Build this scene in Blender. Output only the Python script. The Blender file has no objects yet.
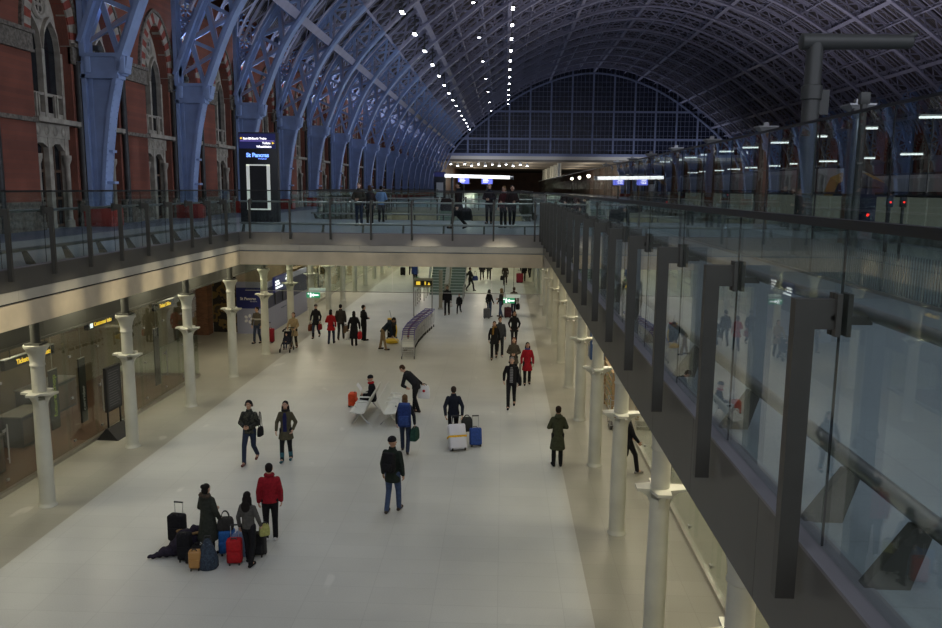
import bpy, bmesh, math, random
from mathutils import Vector as V, Matrix as M
random.seed(7)
C = bpy.context.scene.collection
PI = math.pi
ORD = ('first second third fourth fifth sixth seventh eighth ninth tenth eleventh twelfth thirteenth fourteenth '
       'fifteenth sixteenth seventeenth eighteenth nineteenth twentieth').split() + ['twenty-first', 'twenty-second', 'twenty-third', 'twenty-fourth']

# ------------------------------------------------------------------ materials
def mat(name, col, rough=.6, metal=0., var=.0, scale=4., bump=0., emit=None, es=0., spec=.5, bscale=None):
    m = bpy.data.materials.new(name); m.use_nodes = True
    nt = m.node_tree; b = nt.nodes['Principled BSDF']
    c = (*col, 1)
    b.inputs['Base Color'].default_value = c
    b.inputs['Roughness'].default_value = rough
    b.inputs['Metallic'].default_value = metal
    b.inputs['Specular IOR Level'].default_value = spec
    tc = nt.nodes.new('ShaderNodeTexCoord')
    if var:
        n = nt.nodes.new('ShaderNodeTexNoise'); n.inputs['Scale'].default_value = scale; n.inputs['Detail'].default_value = 5
        r = nt.nodes.new('ShaderNodeValToRGB')
        r.color_ramp.elements[0].position = .3; r.color_ramp.elements[1].position = .7
        r.color_ramp.elements[0].color = (*[x*(1-var) for x in col], 1)
        r.color_ramp.elements[1].color = (*[min(1, x*(1+var)) for x in col], 1)
        nt.links.new(tc.outputs['Object'], n.inputs['Vector']); nt.links.new(n.outputs['Fac'], r.inputs['Fac'])
        nt.links.new(r.outputs['Color'], b.inputs['Base Color'])
    if bump:
        n2 = nt.nodes.new('ShaderNodeTexNoise'); n2.inputs['Scale'].default_value = bscale or scale*4
        bp = nt.nodes.new('ShaderNodeBump'); bp.inputs['Strength'].default_value = bump; bp.inputs['Distance'].default_value = .02
        nt.links.new(tc.outputs['Object'], n2.inputs['Vector']); nt.links.new(n2.outputs['Fac'], bp.inputs['Height'])
        nt.links.new(bp.outputs['Normal'], b.inputs['Normal'])
    if emit:
        b.inputs['Emission Color'].default_value = (*emit, 1); b.inputs['Emission Strength'].default_value = es
    return m

def glass_mat(name, tint, f0=.045, refl=(1, 1, 1)):
    m = bpy.data.materials.new(name); m.use_nodes = True
    nt = m.node_tree; N = nt.nodes; L = nt.links
    N.clear()
    out = N.new('ShaderNodeOutputMaterial'); mix = N.new('ShaderNodeMixShader')
    tr = N.new('ShaderNodeBsdfTransparent'); tr.inputs['Color'].default_value = (*tint, 1)
    gl = N.new('ShaderNodeBsdfGlossy'); gl.inputs['Roughness'].default_value = 0.0; gl.inputs['Color'].default_value = (*refl, 1)
    geo = N.new('ShaderNodeNewGeometry')
    dot = N.new('ShaderNodeVectorMath'); dot.operation = 'DOT_PRODUCT'
    L.new(geo.outputs['Normal'], dot.inputs[0]); L.new(geo.outputs['Incoming'], dot.inputs[1])
    def mth(op, a, b=None):
        x = N.new('ShaderNodeMath'); x.operation = op
        for i, q in enumerate((a, b)):
            if q is None: continue
            if isinstance(q, (int, float)): x.inputs[i].default_value = q
            else: L.new(q, x.inputs[i])
        return x.outputs[0]
    c = mth('ABSOLUTE', dot.outputs['Value'])
    s = mth('POWER', mth('SUBTRACT', 1.0, c), 5.0)
    f = mth('ADD', mth('MULTIPLY', s, 1 - f0), f0)
    L.new(f, mix.inputs['Fac']); L.new(tr.outputs[0], mix.inputs[1]); L.new(gl.outputs[0], mix.inputs[2])
    L.new(mix.outputs[0], out.inputs['Surface'])
    return m

def brick_mat(name, c1, c2, mortar, scale, rot=(0, 0, 0), rough=.85):
    m = bpy.data.materials.new(name); m.use_nodes = True
    nt = m.node_tree; N = nt.nodes; L = nt.links; b = N['Principled BSDF']; b.inputs['Roughness'].default_value = rough
    tc = N.new('ShaderNodeTexCoord'); mp = N.new('ShaderNodeMapping'); mp.inputs['Rotation'].default_value = rot
    br = N.new('ShaderNodeTexBrick')
    br.inputs['Color1'].default_value = (*c1, 1); br.inputs['Color2'].default_value = (*c2, 1); br.inputs['Mortar'].default_value = (*mortar, 1)
    br.inputs['Scale'].default_value = scale; br.inputs['Mortar Size'].default_value = .012
    br.inputs['Brick Width'].default_value = .5; br.inputs['Row Height'].default_value = .17
    no = N.new('ShaderNodeTexNoise'); no.inputs['Scale'].default_value = .8; no.inputs['Detail'].default_value = 6
    mx = N.new('ShaderNodeMixRGB'); mx.blend_type = 'MULTIPLY'; mx.inputs['Fac'].default_value = .6
    rp = N.new('ShaderNodeValToRGB'); rp.color_ramp.elements[0].position = .3; rp.color_ramp.elements[0].color = (.45, .45, .45, 1); rp.color_ramp.elements[1].position = .7
    L.new(tc.outputs['Object'], mp.inputs['Vector']); L.new(mp.outputs[0], br.inputs['Vector'])
    L.new(tc.outputs['Object'], no.inputs['Vector']); L.new(no.outputs['Fac'], rp.inputs['Fac'])
    L.new(br.outputs['Color'], mx.inputs['Color1']); L.new(rp.outputs['Color'], mx.inputs['Color2'])
    L.new(mx.outputs[0], b.inputs['Base Color'])
    return m

def floor_mat(name, col, col2, tile, rough=.35, grout=.86, scuff=(.9, .88, .82)):
    """Stone slabs with fine joints, mottling and a few pale scuffed patches."""
    m = bpy.data.materials.new(name); m.use_nodes = True
    nt = m.node_tree; N = nt.nodes; L = nt.links; b = N['Principled BSDF']; b.inputs['Roughness'].default_value = rough
    b.inputs['Specular IOR Level'].default_value = .35
    tc = N.new('ShaderNodeTexCoord')
    br = N.new('ShaderNodeTexBrick'); br.offset = 0
    br.inputs['Color1'].default_value = (*col, 1); br.inputs['Color2'].default_value = (*col2, 1)
    br.inputs['Mortar'].default_value = (*[c*grout for c in col], 1)
    br.inputs['Scale'].default_value = 1/tile; br.inputs['Mortar Size'].default_value = .006; br.inputs['Brick Width'].default_value = 1; br.inputs['Row Height'].default_value = .5
    L.new(tc.outputs['Object'], br.inputs['Vector'])
    n1 = N.new('ShaderNodeTexNoise'); n1.inputs['Scale'].default_value = 45; n1.inputs['Detail'].default_value = 4
    n2 = N.new('ShaderNodeTexNoise'); n2.inputs['Scale'].default_value = .35; n2.inputs['Detail'].default_value = 3
    L.new(tc.outputs['Object'], n1.inputs['Vector']); L.new(tc.outputs['Object'], n2.inputs['Vector'])
    def ramp(src, p0, c0, p1, c1):
        r = N.new('ShaderNodeValToRGB'); r.color_ramp.elements[0].position = p0; r.color_ramp.elements[1].position = p1
        r.color_ramp.elements[0].color = (*c0, 1); r.color_ramp.elements[1].color = (*c1, 1); L.new(src, r.inputs['Fac']); return r.outputs['Color']
    a = N.new('ShaderNodeMixRGB'); a.blend_type = 'MULTIPLY'; a.inputs['Fac'].default_value = 1
    L.new(br.outputs['Color'], a.inputs['Color1']); L.new(ramp(n1.outputs['Fac'], .3, (.93,)*3, .7, (1.05,)*3), a.inputs['Color2'])
    a2 = N.new('ShaderNodeMixRGB'); a2.blend_type = 'MULTIPLY'; a2.inputs['Fac'].default_value = 1
    L.new(a.outputs[0], a2.inputs['Color1']); L.new(ramp(n2.outputs['Fac'], .35, (.9, .9, .9), .65, (1.05,)*3), a2.inputs['Color2'])
    # pale scuffs: sparse stretched cells
    mp = N.new('ShaderNodeMapping'); mp.inputs['Scale'].default_value = (1.0, .45, 1); L.new(tc.outputs['Object'], mp.inputs['Vector'])
    vo = N.new('ShaderNodeTexNoise'); vo.inputs['Scale'].default_value = 1.3; vo.inputs['Detail'].default_value = 2; L.new(mp.outputs[0], vo.inputs['Vector'])
    sc = N.new('ShaderNodeMixRGB'); sc.inputs['Color2'].default_value = (*scuff, 1)
    fac = ramp(vo.outputs['Fac'], .7, (0,)*3, .74, (.22,)*3)
    L.new(fac, sc.inputs['Fac']); L.new(a2.outputs[0], sc.inputs['Color1'])
    L.new(sc.outputs[0], b.inputs['Base Color'])
    return m

def slat_mat(name, c_dark, c_light, freq, rough=.8):
    """Glazing bars and boards of the vault, running across the shed."""
    m = bpy.data.materials.new(name); m.use_nodes = True
    nt = m.node_tree; N = nt.nodes; L = nt.links; b = N['Principled BSDF']; b.inputs['Roughness'].default_value = rough
    tc = N.new('ShaderNodeTexCoord')
    w = N.new('ShaderNodeTexWave'); w.wave_type = 'BANDS'; w.bands_direction = 'Y'; w.inputs['Scale'].default_value = freq; w.inputs['Distortion'].default_value = 0
    L.new(tc.outputs['Object'], w.inputs['Vector'])
    n = N.new('ShaderNodeTexNoise'); n.inputs['Scale'].default_value = 1.2; n.inputs['Detail'].default_value = 4
    L.new(tc.outputs['Object'], n.inputs['Vector'])
    mu = N.new('ShaderNodeMath'); mu.operation = 'MULTIPLY'; L.new(w.outputs['Fac'], mu.inputs[0]); L.new(n.outputs['Fac'], mu.inputs[1])
    r = N.new('ShaderNodeValToRGB'); r.color_ramp.elements[0].position = .2; r.color_ramp.elements[1].position = .5
    r.color_ramp.elements[0].color = (*c_dark, 1); r.color_ramp.elements[1].color = (*c_light, 1)
    L.new(mu.outputs[0], r.inputs['Fac']); L.new(r.outputs['Color'], b.inputs['Base Color'])
    return m

def camo_mat(name, cols, scale=14):
    m = bpy.data.materials.new(name); m.use_nodes = True
    nt = m.node_tree; N = nt.nodes; L = nt.links; b = N['Principled BSDF']; b.inputs['Roughness'].default_value = .9
    tc = N.new('ShaderNodeTexCoord'); n = N.new('ShaderNodeTexNoise'); n.inputs['Scale'].default_value = scale
    L.new(tc.outputs['Object'], n.inputs['Vector'])
    r = N.new('ShaderNodeValToRGB'); r.color_ramp.interpolation = 'CONSTANT'
    while len(r.color_ramp.elements) < len(cols): r.color_ramp.elements.new(.5)
    for i, c in enumerate(cols):
        r.color_ramp.elements[i].position = 0 if i == 0 else .38 + .1*i; r.color_ramp.elements[i].color = (*c, 1)
    L.new(n.outputs['Fac'], r.inputs['Fac']); L.new(r.outputs['Color'], b.inputs['Base Color']); return m

def band_mat(name, c1, c2, z0, z1):
    m = bpy.data.materials.new(name); m.use_nodes = True
    nt = m.node_tree; N = nt.nodes; L = nt.links; b = N['Principled BSDF']; b.inputs['Roughness'].default_value = .9
    tc = N.new('ShaderNodeTexCoord'); s = N.new('ShaderNodeSeparateXYZ'); L.new(tc.outputs['Object'], s.inputs[0])
    a = N.new('ShaderNodeMath'); a.operation = 'GREATER_THAN'; a.inputs[1].default_value = z0; L.new(s.outputs['Z'], a.inputs[0])
    c = N.new('ShaderNodeMath'); c.operation = 'LESS_THAN'; c.inputs[1].default_value = z1; L.new(s.outputs['Z'], c.inputs[0])
    d = N.new('ShaderNodeMath'); d.operation = 'MULTIPLY'; L.new(a.outputs[0], d.inputs[0]); L.new(c.outputs[0], d.inputs[1])
    x = N.new('ShaderNodeMixRGB'); x.inputs['Color1'].default_value = (*c1, 1); x.inputs['Color2'].default_value = (*c2, 1)
    L.new(d.outputs[0], x.inputs['Fac']); L.new(x.outputs[0], b.inputs['Base Color']); return m

def stripe_mat(name, c1, c2, freq):
    m = bpy.data.materials.new(name); m.use_nodes = True
    nt = m.node_tree; N = nt.nodes; L = nt.links; b = N['Principled BSDF']; b.inputs['Roughness'].default_value = .9
    tc = N.new('ShaderNodeTexCoord'); w = N.new('ShaderNodeTexWave'); w.bands_direction = 'Z'; w.inputs['Scale'].default_value = freq
    L.new(tc.outputs['Object'], w.inputs['Vector'])
    r = N.new('ShaderNodeValToRGB'); r.color_ramp.interpolation = 'CONSTANT'; r.color_ramp.elements[1].position = .5
    r.color_ramp.elements[0].color = (*c1, 1); r.color_ramp.elements[1].color = (*c2, 1)
    L.new(w.outputs['Fac'], r.inputs['Fac']); L.new(r.outputs['Color'], b.inputs['Base Color']); return m

K = {}
K['iron'] = mat('blue_painted_iron', (.27, .355, .57), .5, 0, .12, 1.5, .1)
K['ironroof'] = mat('blue_grey_roof_iron', (.34, .33, .43), .5, 0, .1, 1.5)
K['redpl'] = mat('oxide_red_paint', (.28, .03, .02), .5, 0, .15, 3)
K['brick'] = brick_mat('red_gothic_brick', (.27, .085, .05), (.21, .07, .045), (.15, .08, .06), 3.2, (PI/2, 0, PI/2))
K['brick2'] = brick_mat('buff_vault_brick', (.40, .29, .17), (.30, .20, .12), (.22, .17, .11), 3.2, (PI/2, 0, PI/2))
K['brick3'] = brick_mat('red_pier_brick', (.30, .13, .07), (.2, .09, .05), (.16, .12, .08), 3.2, (PI/2, 0, 0))
K['stone'] = mat('weathered_limestone', (.34, .30, .24), .85, 0, .3, 3, .3)
K['stonedark'] = mat('carved_grey_stone', (.17, .145, .115), .9, 0, .5, 9, .8)
K['vous'] = mat('red_voussoir_brick', (.25, .05, .03), .85, 0, .25, 6)
K['shaft'] = mat('dark_granite_shaft', (.03, .027, .025), .5, 0, .3, 5)
K['darkglass'] = mat('dark_leaded_glass', (.012, .014, .018), .15, 0, .3, 2)
K['wood'] = mat('brown_window_timber', (.10, .055, .03), .6, 0, .2, 6)
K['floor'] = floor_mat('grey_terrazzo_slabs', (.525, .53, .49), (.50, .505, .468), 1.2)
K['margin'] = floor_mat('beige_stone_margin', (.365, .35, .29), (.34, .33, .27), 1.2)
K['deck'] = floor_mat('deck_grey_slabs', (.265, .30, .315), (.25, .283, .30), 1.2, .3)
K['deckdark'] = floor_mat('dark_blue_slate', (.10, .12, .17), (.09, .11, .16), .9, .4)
K['tile'] = floor_mat('red_brown_tile', (.12, .06, .036), (.105, .052, .032), .6, .4)
K['skin_roof'] = slat_mat('vault_boards_and_glazing', (.04, .038, .048), (.20, .165, .16), 1.1)
K['cream'] = mat('cream_column_paint', (.58, .58, .49), .45, 0, .08, 2, .05)
K['creamband'] = mat('cream_stone_band', (.60, .50, .335), .6, 0, .16, 1.2)
K['stripcream'] = mat('pale_stone_strip', (.50, .46, .36), .6, 0, .1, 1.5)
K['steel'] = mat('brushed_steel', (.44, .425, .39), .3, .9, .08, 1.2)
K['post'] = mat('bronze_grey_plate', (.075, .071, .058), .45, .2, .1, 4)
K['steellt'] = mat('satin_steel', (.45, .46, .46), .3, .9)
K['steelshade'] = mat('shaded_olive_steel', (.105, .10, .085), .45, .15, .08, 1.2)  # fascia steel of the side edges, their shade put into a darker colour
K['rail'] = mat('dull_steel_rail', (.30, .30, .29), .36, .8)
K['lip'] = mat('anodised_lip', (.21, .20, .21), .45, .2)
K['darkmetal'] = mat('dark_metal', (.04, .042, .042), .4, .5)
K['black'] = mat('black_plastic', (.012, .012, .013), .5)
K['gasket'] = mat('black_gasket', (.01, .01, .011), .7)
K['glass'] = glass_mat('clear_balustrade_glass', (.90, .952, .936), .032)
K['glasstall'] = glass_mat('tall_screen_glass', (.84, .9, .89), .08)
K['glassshop'] = glass_mat('greenish_shop_glass', (.93, .965, .935), .035)
K['bulk'] = mat('grey_green_bulkhead', (.07, .072, .06), .5, .1, .06, 2)
K['soffit'] = mat('pale_soffit', (.55, .51, .42), .7, 0, .06, 2)
K['lampw'] = mat('lit_white_lamp', (1, 1, 1), .5, emit=(.93, .95, 1), es=22)
K['lampt'] = mat('lit_tube', (1, 1, 1), .5, emit=(.95, .97, .95), es=1.5)
K['lampwarm'] = mat('lit_warm_downlight', (1, 1, 1), .5, emit=(1, .86, .62), es=5)
K['lampred'] = mat('red_signal_lamp', (.5, 0, 0), .5, emit=(1, .03, .02), es=2)
K['lampside'] = mat('soft_white_lit_panel', (.9, .9, .85), .5, emit=(.85, .9, .8), es=.27)
K['scr'] = mat('lit_blue_screen', (.05, .05, .2), .4, emit=(.16, .2, .9), es=1.1)
K['scrdark'] = mat('dark_navy_display', (.008, .01, .04), .3, emit=(.03, .035, .16), es=.35)
K['txtw'] = mat('lit_white_lettering', (1, 1, 1), .5, emit=(.95, .93, 1), es=1.6)
K['txtb'] = mat('lit_blue_lettering', (.2, .3, .9), .5, emit=(.16, .32, 1), es=2.2)
K['txty'] = mat('lit_yellow_lettering', (1, .7, .1), .5, emit=(1, .62, .05), es=.9)
K['txtg'] = mat('green_lettering', (.30, .42, .04), .6, emit=(.3, .45, .03), es=.12)
K['txtp'] = mat('white_printed_lettering', (.8, .8, .82), .6)
K['exitg'] = mat('lit_green_exit', (.05, .4, .2), .5, emit=(.10, .75, .32), es=.22)
K['exitw'] = mat('pale_sign_face', (.8, .85, .78), .5, emit=(.8, .95, .8), es=.2)
K['hblue'] = mat('royal_blue_hoarding', (.014, .022, .16), .45)
K['hnavy'] = mat('navy_hoarding', (.028, .032, .095), .45)
K['hgrey'] = mat('lavender_grey_hoarding', (.34, .36, .50), .5)
K['white'] = mat('white_powder_coat', (.72, .73, .68), .4, 0, .04, 3)
K['seat'] = mat('perforated_white_seat', (.66, .67, .62), .45, 0, .06, 40)
K['trollW'] = mat('chrome_wire', (.52, .53, .54), .3, .8)
K['purple'] = mat('purple_handle', (.09, .075, .27), .4)
K['trred'] = mat('dark_red_catch', (.14, .02, .03), .5)
K['rubber'] = mat('black_rubber', (.018, .018, .018), .8)
K['yellow'] = mat('yellow_machine_plastic', (.75, .50, .03), .45)
K['gablesteel'] = mat('blue_gable_mullion', (.24, .27, .40), .5)
K['gableglass'] = mat('night_blue_pane_sky_glow', (.008, .011, .025), .25, 0, .3, .3, emit=(.10, .12, .22), es=.010)  # faint emission puts the glow of the dusk sky into the panes
K['extceil'] = mat('train_shed_extension_soffit', (.20, .17, .13), .8, 0, .1, .2)
K['extband'] = mat('pale_edge_beam', (.72, .66, .55), .7)
K['brownwall'] = mat('brown_timber_wall', (.07, .035, .02), .7, 0, .25, .5)
K['trcream'] = mat('train_pale_grey', (.46, .46, .42), .4, 0, .05, .5)
K['tryel'] = mat('train_yellow_nose', (.55, .30, .02), .4)
K['trblue'] = mat('train_dark_blue', (.015, .02, .06), .3)
K['mast'] = mat('dark_bronze_mast', (.065, .062, .055), .45, .5)
K['bronzer'] = mat('warm_brown_post', (.15, .075, .04), .5, .1)
K['mastgrey'] = mat('grey_mast_paint', (.085, .088, .082), .45, .2)
K['flare'] = mat('pale_mast_head', (.42, .42, .42), .5)
K['poster'] = camo_mat('mural_colours', [(.02, .018, .015), (.16, .10, .03), (.05, .04, .03), (.35, .31, .27)], 1.6)
K['stairg'] = mat('greenish_stair_riser', (.20, .27, .22), .5)
K['stairt'] = mat('stair_tread', (.42, .46, .41), .5)
K['tanpanel'] = mat('tan_clad_panel', (.34, .31, .23), .5)
K['shelf'] = mat('warm_wood_shelf', (.36, .24, .12), .6)
K['goods'] = camo_mat('packed_goods', [(.05, .04, .035), (.35, .22, .10), (.5, .42, .3), (.16, .12, .09), (.45, .4, .33)], 3.2)
K['books'] = camo_mat('coloured_covers', [(.45, .40, .1), (.5, .48, .4), (.12, .2, .4), (.4, .1, .06), (.5, .42, .15)], 9)
K['paper'] = mat('white_paper', (.8, .8, .8), .8)
K['frit'] = mat('pale_fritted_stripe', (.15, .17, .17), .5)
SK = [mat('skin_fair', (.55, .33, .23), .55), mat('skin_tan', (.42, .24, .15), .55), mat('skin_deep', (.28, .15, .09), .55)]
K['eyew'] = mat('eye_white', (.75, .74, .72), .3); K['iris'] = mat('eye_dark', (.03, .02, .015), .2); K['lips'] = mat('lips', (.42, .16, .13), .5); K['brow'] = mat('eyebrow', (.03, .02, .015), .8)
_cl = {}
def cloth(c, rough=.9):
    k = tuple(c)
    if k not in _cl: _cl[k] = mat('cloth_%d' % len(_cl), c, rough, 0, .22, 18, .25, bscale=60, spec=.2)
    return _cl[k]
BLACK = (.012, .012, .014); DK = (.022, .022, .026); NAVY = (.014, .018, .04); JEAN = (.05, .075, .14); JEAND = (.026, .036, .065)

# ------------------------------------------------------------------ mesh builder
class MB:
    def __init__(s): s.v = []; s.f = []; s.m = []
    def add(s, vs, fs, mi=0):
        b = len(s.v); s.v += [tuple(v) for v in vs]; s.f += [tuple(b+i for i in f) for f in fs]; s.m += [mi]*len(fs); return s
    def box(s, c, d, R=None, mi=0):
        c = V(c); hx, hy, hz = d[0]/2, d[1]/2, d[2]/2
        vs = [V((x*hx, y*hy, z*hz)) for z in (-1, 1) for y in (-1, 1) for x in (-1, 1)]
        if R is not None: vs = [R @ v for v in vs]
        return s.add([c+v for v in vs], [(0, 2, 3, 1), (4, 5, 7, 6), (0, 1, 5, 4), (2, 6, 7, 3), (0, 4, 6, 2), (1, 3, 7, 5)], mi)
    def b2(s, a, b, mi=0):
        return s.box([(a[i]+b[i])/2 for i in range(3)], [abs(b[i]-a[i]) for i in range(3)], None, mi)
    def bar(s, p0, p1, w, h, up=(0, 0, 1), mi=0):
        p0, p1, up = V(p0), V(p1), V(up); d = (p1-p0).normalized(); x = d.cross(up)
        if x.length < 1e-4: x = d.cross(V((1, 0, 0)))
        x.normalize(); y = x.cross(d); vs = []
        for p in (p0, p1):
            for a, b in ((-1, -1), (1, -1), (1, 1), (-1, 1)): vs.append(p + x*a*w/2 + y*b*h/2)
        return s.add(vs, [(0, 1, 2, 3), (7, 6, 5, 4), (0, 4, 5, 1), (1, 5, 6, 2), (2, 6, 7, 3), (3, 7, 4, 0)], mi)
    def rings(s, rs, mi=0, caps=True):
        n = len(rs[0]); vs = [p for r in rs for p in r]; fs = []
        for i in range(len(rs)-1):
            for j in range(n):
                k = (j+1) % n; fs.append((i*n+j, i*n+k, (i+1)*n+k, (i+1)*n+j))
        if caps: fs += [tuple(range(n-1, -1, -1)), tuple((len(rs)-1)*n+j for j in range(n))]
        return s.add(vs, fs, mi)
    def tube(s, pts, r, n=8, mi=0):
        pts = [V(p) for p in pts]; rr = r if isinstance(r, (list, tuple)) else [r]*len(pts); out = []; x = None
        for i, p in enumerate(pts):
            d = (pts[min(i+1, len(pts)-1)] - pts[max(i-1, 0)]).normalized()
            if x is None:
                x = d.cross(V((0, 0, 1)));
                if x.length < 1e-3: x = V((1, 0, 0))
            x = (x - d*x.dot(d)).normalized(); y = d.cross(x)
            out.append([p + (x*math.cos(2*PI*j/n) + y*math.sin(2*PI*j/n))*rr[i] for j in range(n)])
        return s.rings(out, mi)
    def cap(s, p0, p1, r0, r1, n=10, mi=0):
        p0, p1 = V(p0), V(p1); d = p1-p0; L = d.length
        d = d/L if L > 1e-6 else V((0, 0, 1)); P = []; R = []
        for a in (0.05, .5, .85): P.append(p0 - d*r0*math.cos(a*PI/2)); R.append(r0*math.sin(a*PI/2))
        P.append(p0); R.append(r0); P.append(p1); R.append(r1)
        for a in (.85, .5, .05): P.append(p1 + d*r1*math.cos(a*PI/2)); R.append(r1*math.sin(a*PI/2))
        return s.tube(P, R, n, mi)
    def ell(s, c, r, R=None, n=12, mi=0):
        c = V(c); rs = []; m = max(5, n//2)
        for i in range(m+1):
            t = -PI/2 + PI*(.02 + .96*i/m); z = math.sin(t); q = math.cos(t); ring = []
            for j in range(n):
                v = V((r[0]*q*math.cos(2*PI*j/n), r[1]*q*math.sin(2*PI*j/n), r[2]*z))
                ring.append(c + (R @ v if R is not None else v))
            rs.append(ring)
        return s.rings(rs, mi)
    def lathe(s, c, prof, n=16, mi=0):
        c = V(c); return s.rings([[c + V((r*math.cos(2*PI*j/n), r*math.sin(2*PI*j/n), z)) for j in range(n)] for r, z in prof], mi)
    def prism(s, poly, ax, a, b, mi=0):
        def pt(p, t): return {'x': (t, p[0], p[1]), 'y': (p[0], t, p[1]), 'z': (p[0], p[1], t)}[ax]
        n = len(poly); vs = [pt(p, a) for p in poly] + [pt(p, b) for p in poly]
        return s.add(vs, [tuple(range(n)), tuple(range(2*n-1, n-1, -1))] + [(i, (i+1) % n + 0, (i+1) % n + n, i+n)[::-1] for i in range(n)], mi)
    def ring(s, c, Rr, r, ax='y', n=16, k=5, mi=0):
        c = V(c); rs = []
        u, w = {'y': (V((1, 0, 0)), V((0, 0, 1))), 'x': (V((0, 1, 0)), V((0, 0, 1))), 'z': (V((1, 0, 0)), V((0, 1, 0)))}[ax]; q = u.cross(w)
        for i in range(n):
            a = 2*PI*i/n; d = u*math.cos(a)+w*math.sin(a)
            rs.append([c + d*(Rr + r*math.cos(2*PI*j/k)) + q*r*math.sin(2*PI*j/k) for j in range(k)])
        rs.append(rs[0]); return s.rings(rs, mi, False)
    def rbox(s, c, d, r, R=None, mi=0, seg=2):
        bm = bmesh.new(); bmesh.ops.create_cube(bm, size=1)
        for v in bm.verts: v.co = V((v.co.x*d[0], v.co.y*d[1], v.co.z*d[2]))
        bmesh.ops.bevel(bm, geom=bm.edges[:], offset=r, segments=seg, profile=.5, affect='EDGES')
        bm.verts.index_update()
        vs = [(R @ v.co if R is not None else v.co) + V(c) for v in bm.verts]; fs = [tuple(v.index for v in f.verts) for f in bm.faces]; bm.free()
        return s.add(vs, fs, mi)
    def xf(s, f): s.v = [tuple(f(V(p))) for p in s.v]; return s
    def mesh(s, name, mats, smooth=True):
        me = bpy.data.meshes.new(name); me.from_pydata(s.v, [], s.f)
        for m in (mats if isinstance(mats, (list, tuple)) else [mats]): me.materials.append(m)
        me.polygons.foreach_set('material_index', s.m)
        if smooth:
            me.polygons.foreach_set('use_smooth', [True]*len(s.f))
            try: me.set_sharp_from_angle(angle=.7)
            except Exception: pass
        me.update(); return me
    def build(s, name, mats, parent=None, smooth=True):
        return link(name, s.mesh(name, mats, smooth), parent)

def link(name, me, parent=None, loc=None, rz=None):
    o = bpy.data.objects.new(name, me); C.objects.link(o)
    if parent is not None: o.parent = parent
    if loc is not None: o.location = loc
    if rz is not None: o.rotation_euler = (0, 0, rz)
    return o
def tag(o, label, cat, group=None, kind='thing'):
    o['label'] = label; o['category'] = cat; o['kind'] = kind
    if group: o['group'] = group
    return o
def thing(name, label, cat, loc=(0, 0, 0), rz=0, group=None):
    return tag(link(name, None, None, loc, rz), label, cat, group)
def struct(name, mb, m, label, cat='structure'):
    o = mb.build(name, m) if isinstance(mb, MB) else mb
    return tag(o, label, cat, None, 'structure')
def copy_tree(o, parent=None):
    c = o.copy(); C.objects.link(c); c.parent = parent
    for ch in o.children: copy_tree(ch, c)
    return c
def text(name, s, size, m, parent, loc, rot, align='LEFT', ext=.006, bold=0.):
    cu = bpy.data.curves.new(name, 'FONT'); cu.body = s; cu.size = size; cu.extrude = ext; cu.align_x = align; cu.offset = bold*size; cu.materials.append(m)
    tmp = bpy.data.objects.new('tmp', cu); C.objects.link(tmp); bpy.context.view_layer.update(); me = bpy.data.meshes.new_from_object(tmp.evaluated_get(bpy.context.evaluated_depsgraph_get())); bpy.data.objects.remove(tmp); bpy.data.curves.remove(cu)
    if not me.materials: me.materials.append(m)
    o = link(name, me, parent, loc); o.rotation_euler = rot; return o
def remesh(mb, voxel, smooth=3, ratio=1.):
    me = bpy.data.meshes.new('tmp'); me.from_pydata(mb.v, [], mb.f)
    o = bpy.data.objects.new('tmp', me); C.objects.link(o)
    a = o.modifiers.new('r', 'REMESH'); a.mode = 'VOXEL'; a.voxel_size = voxel
    if smooth: b = o.modifiers.new('s', 'SMOOTH'); b.iterations = smooth; b.factor = .5
    if ratio < 1: d = o.modifiers.new('d', 'DECIMATE'); d.ratio = ratio
    dg = bpy.context.evaluated_depsgraph_get(); dg.update(); ev = o.evaluated_get(dg); r = ev.to_mesh()
    out = MB(); out.add([v.co.copy() for v in r.vertices], [tuple(p.vertices) for p in r.polygons])
    ev.to_mesh_clear(); bpy.data.objects.remove(o); bpy.data.meshes.remove(me); return out

def spot(p, tgt, power, col, ang=1.2, blend=.6, size=.2):
    L = bpy.data.lights.new('lamp', 'SPOT'); L.energy = power; L.color = col; L.spot_size = ang; L.spot_blend = blend; L.shadow_soft_size = size
    o = bpy.data.objects.new('lamp', L); C.objects.link(o); o.location = p
    o.rotation_euler = (V(tgt)-V(p)).to_track_quat('-Z', 'Y').to_euler()
# ------------------------------------------------------------------ camera
f_, yaw, pitch, roll, CAMZ = 803.64, .0390, .1551, .0092, 7.607
cy_, sy_, cp_, sp_ = math.cos(yaw), math.sin(yaw), math.cos(pitch), math.sin(pitch)
F = V((-sy_*cp_, cy_*cp_, -sp_)); R0 = V((cy_, sy_, 0)); U0 = R0.cross(F)
R2 = R0*math.cos(roll) + U0*math.sin(roll); U2 = U0*math.cos(roll) - R0*math.sin(roll)
cam = bpy.data.cameras.new('camera'); cam.sensor_width = 36; cam.lens = f_/942*36; cam.clip_start = .05; cam.clip_end = 1000
co = bpy.data.objects.new('camera', cam); C.objects.link(co)
co.matrix_world = M(((R2.x, U2.x, -F.x, 0), (R2.y, U2.y, -F.y, 0), (R2.z, U2.z, -F.z, CAMZ), (0, 0, 0, 1)))
bpy.context.scene.camera = co

# ------------------------------------------------------------------ key dimensions
D = 6.0                                  # deck level above the concourse
XL, XR = -9.42, 1.42                     # edges of the opening
YB0, YB1 = 28.4, 40.6                    # footbridge
YV1 = 68.0                               # far end of the second opening
SOF = 4.85
XC, YR0, RS, NR = 21.3, 31.3, 8.94, 19   # shed centre, first seen rib, rib spacing
WALLX = -16.4
YEND = YR0 + RS*19
COLL, COLR, YL0, YRC, CS = -10.81, 2.64, 17.92, 12.72, 4.47

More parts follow.
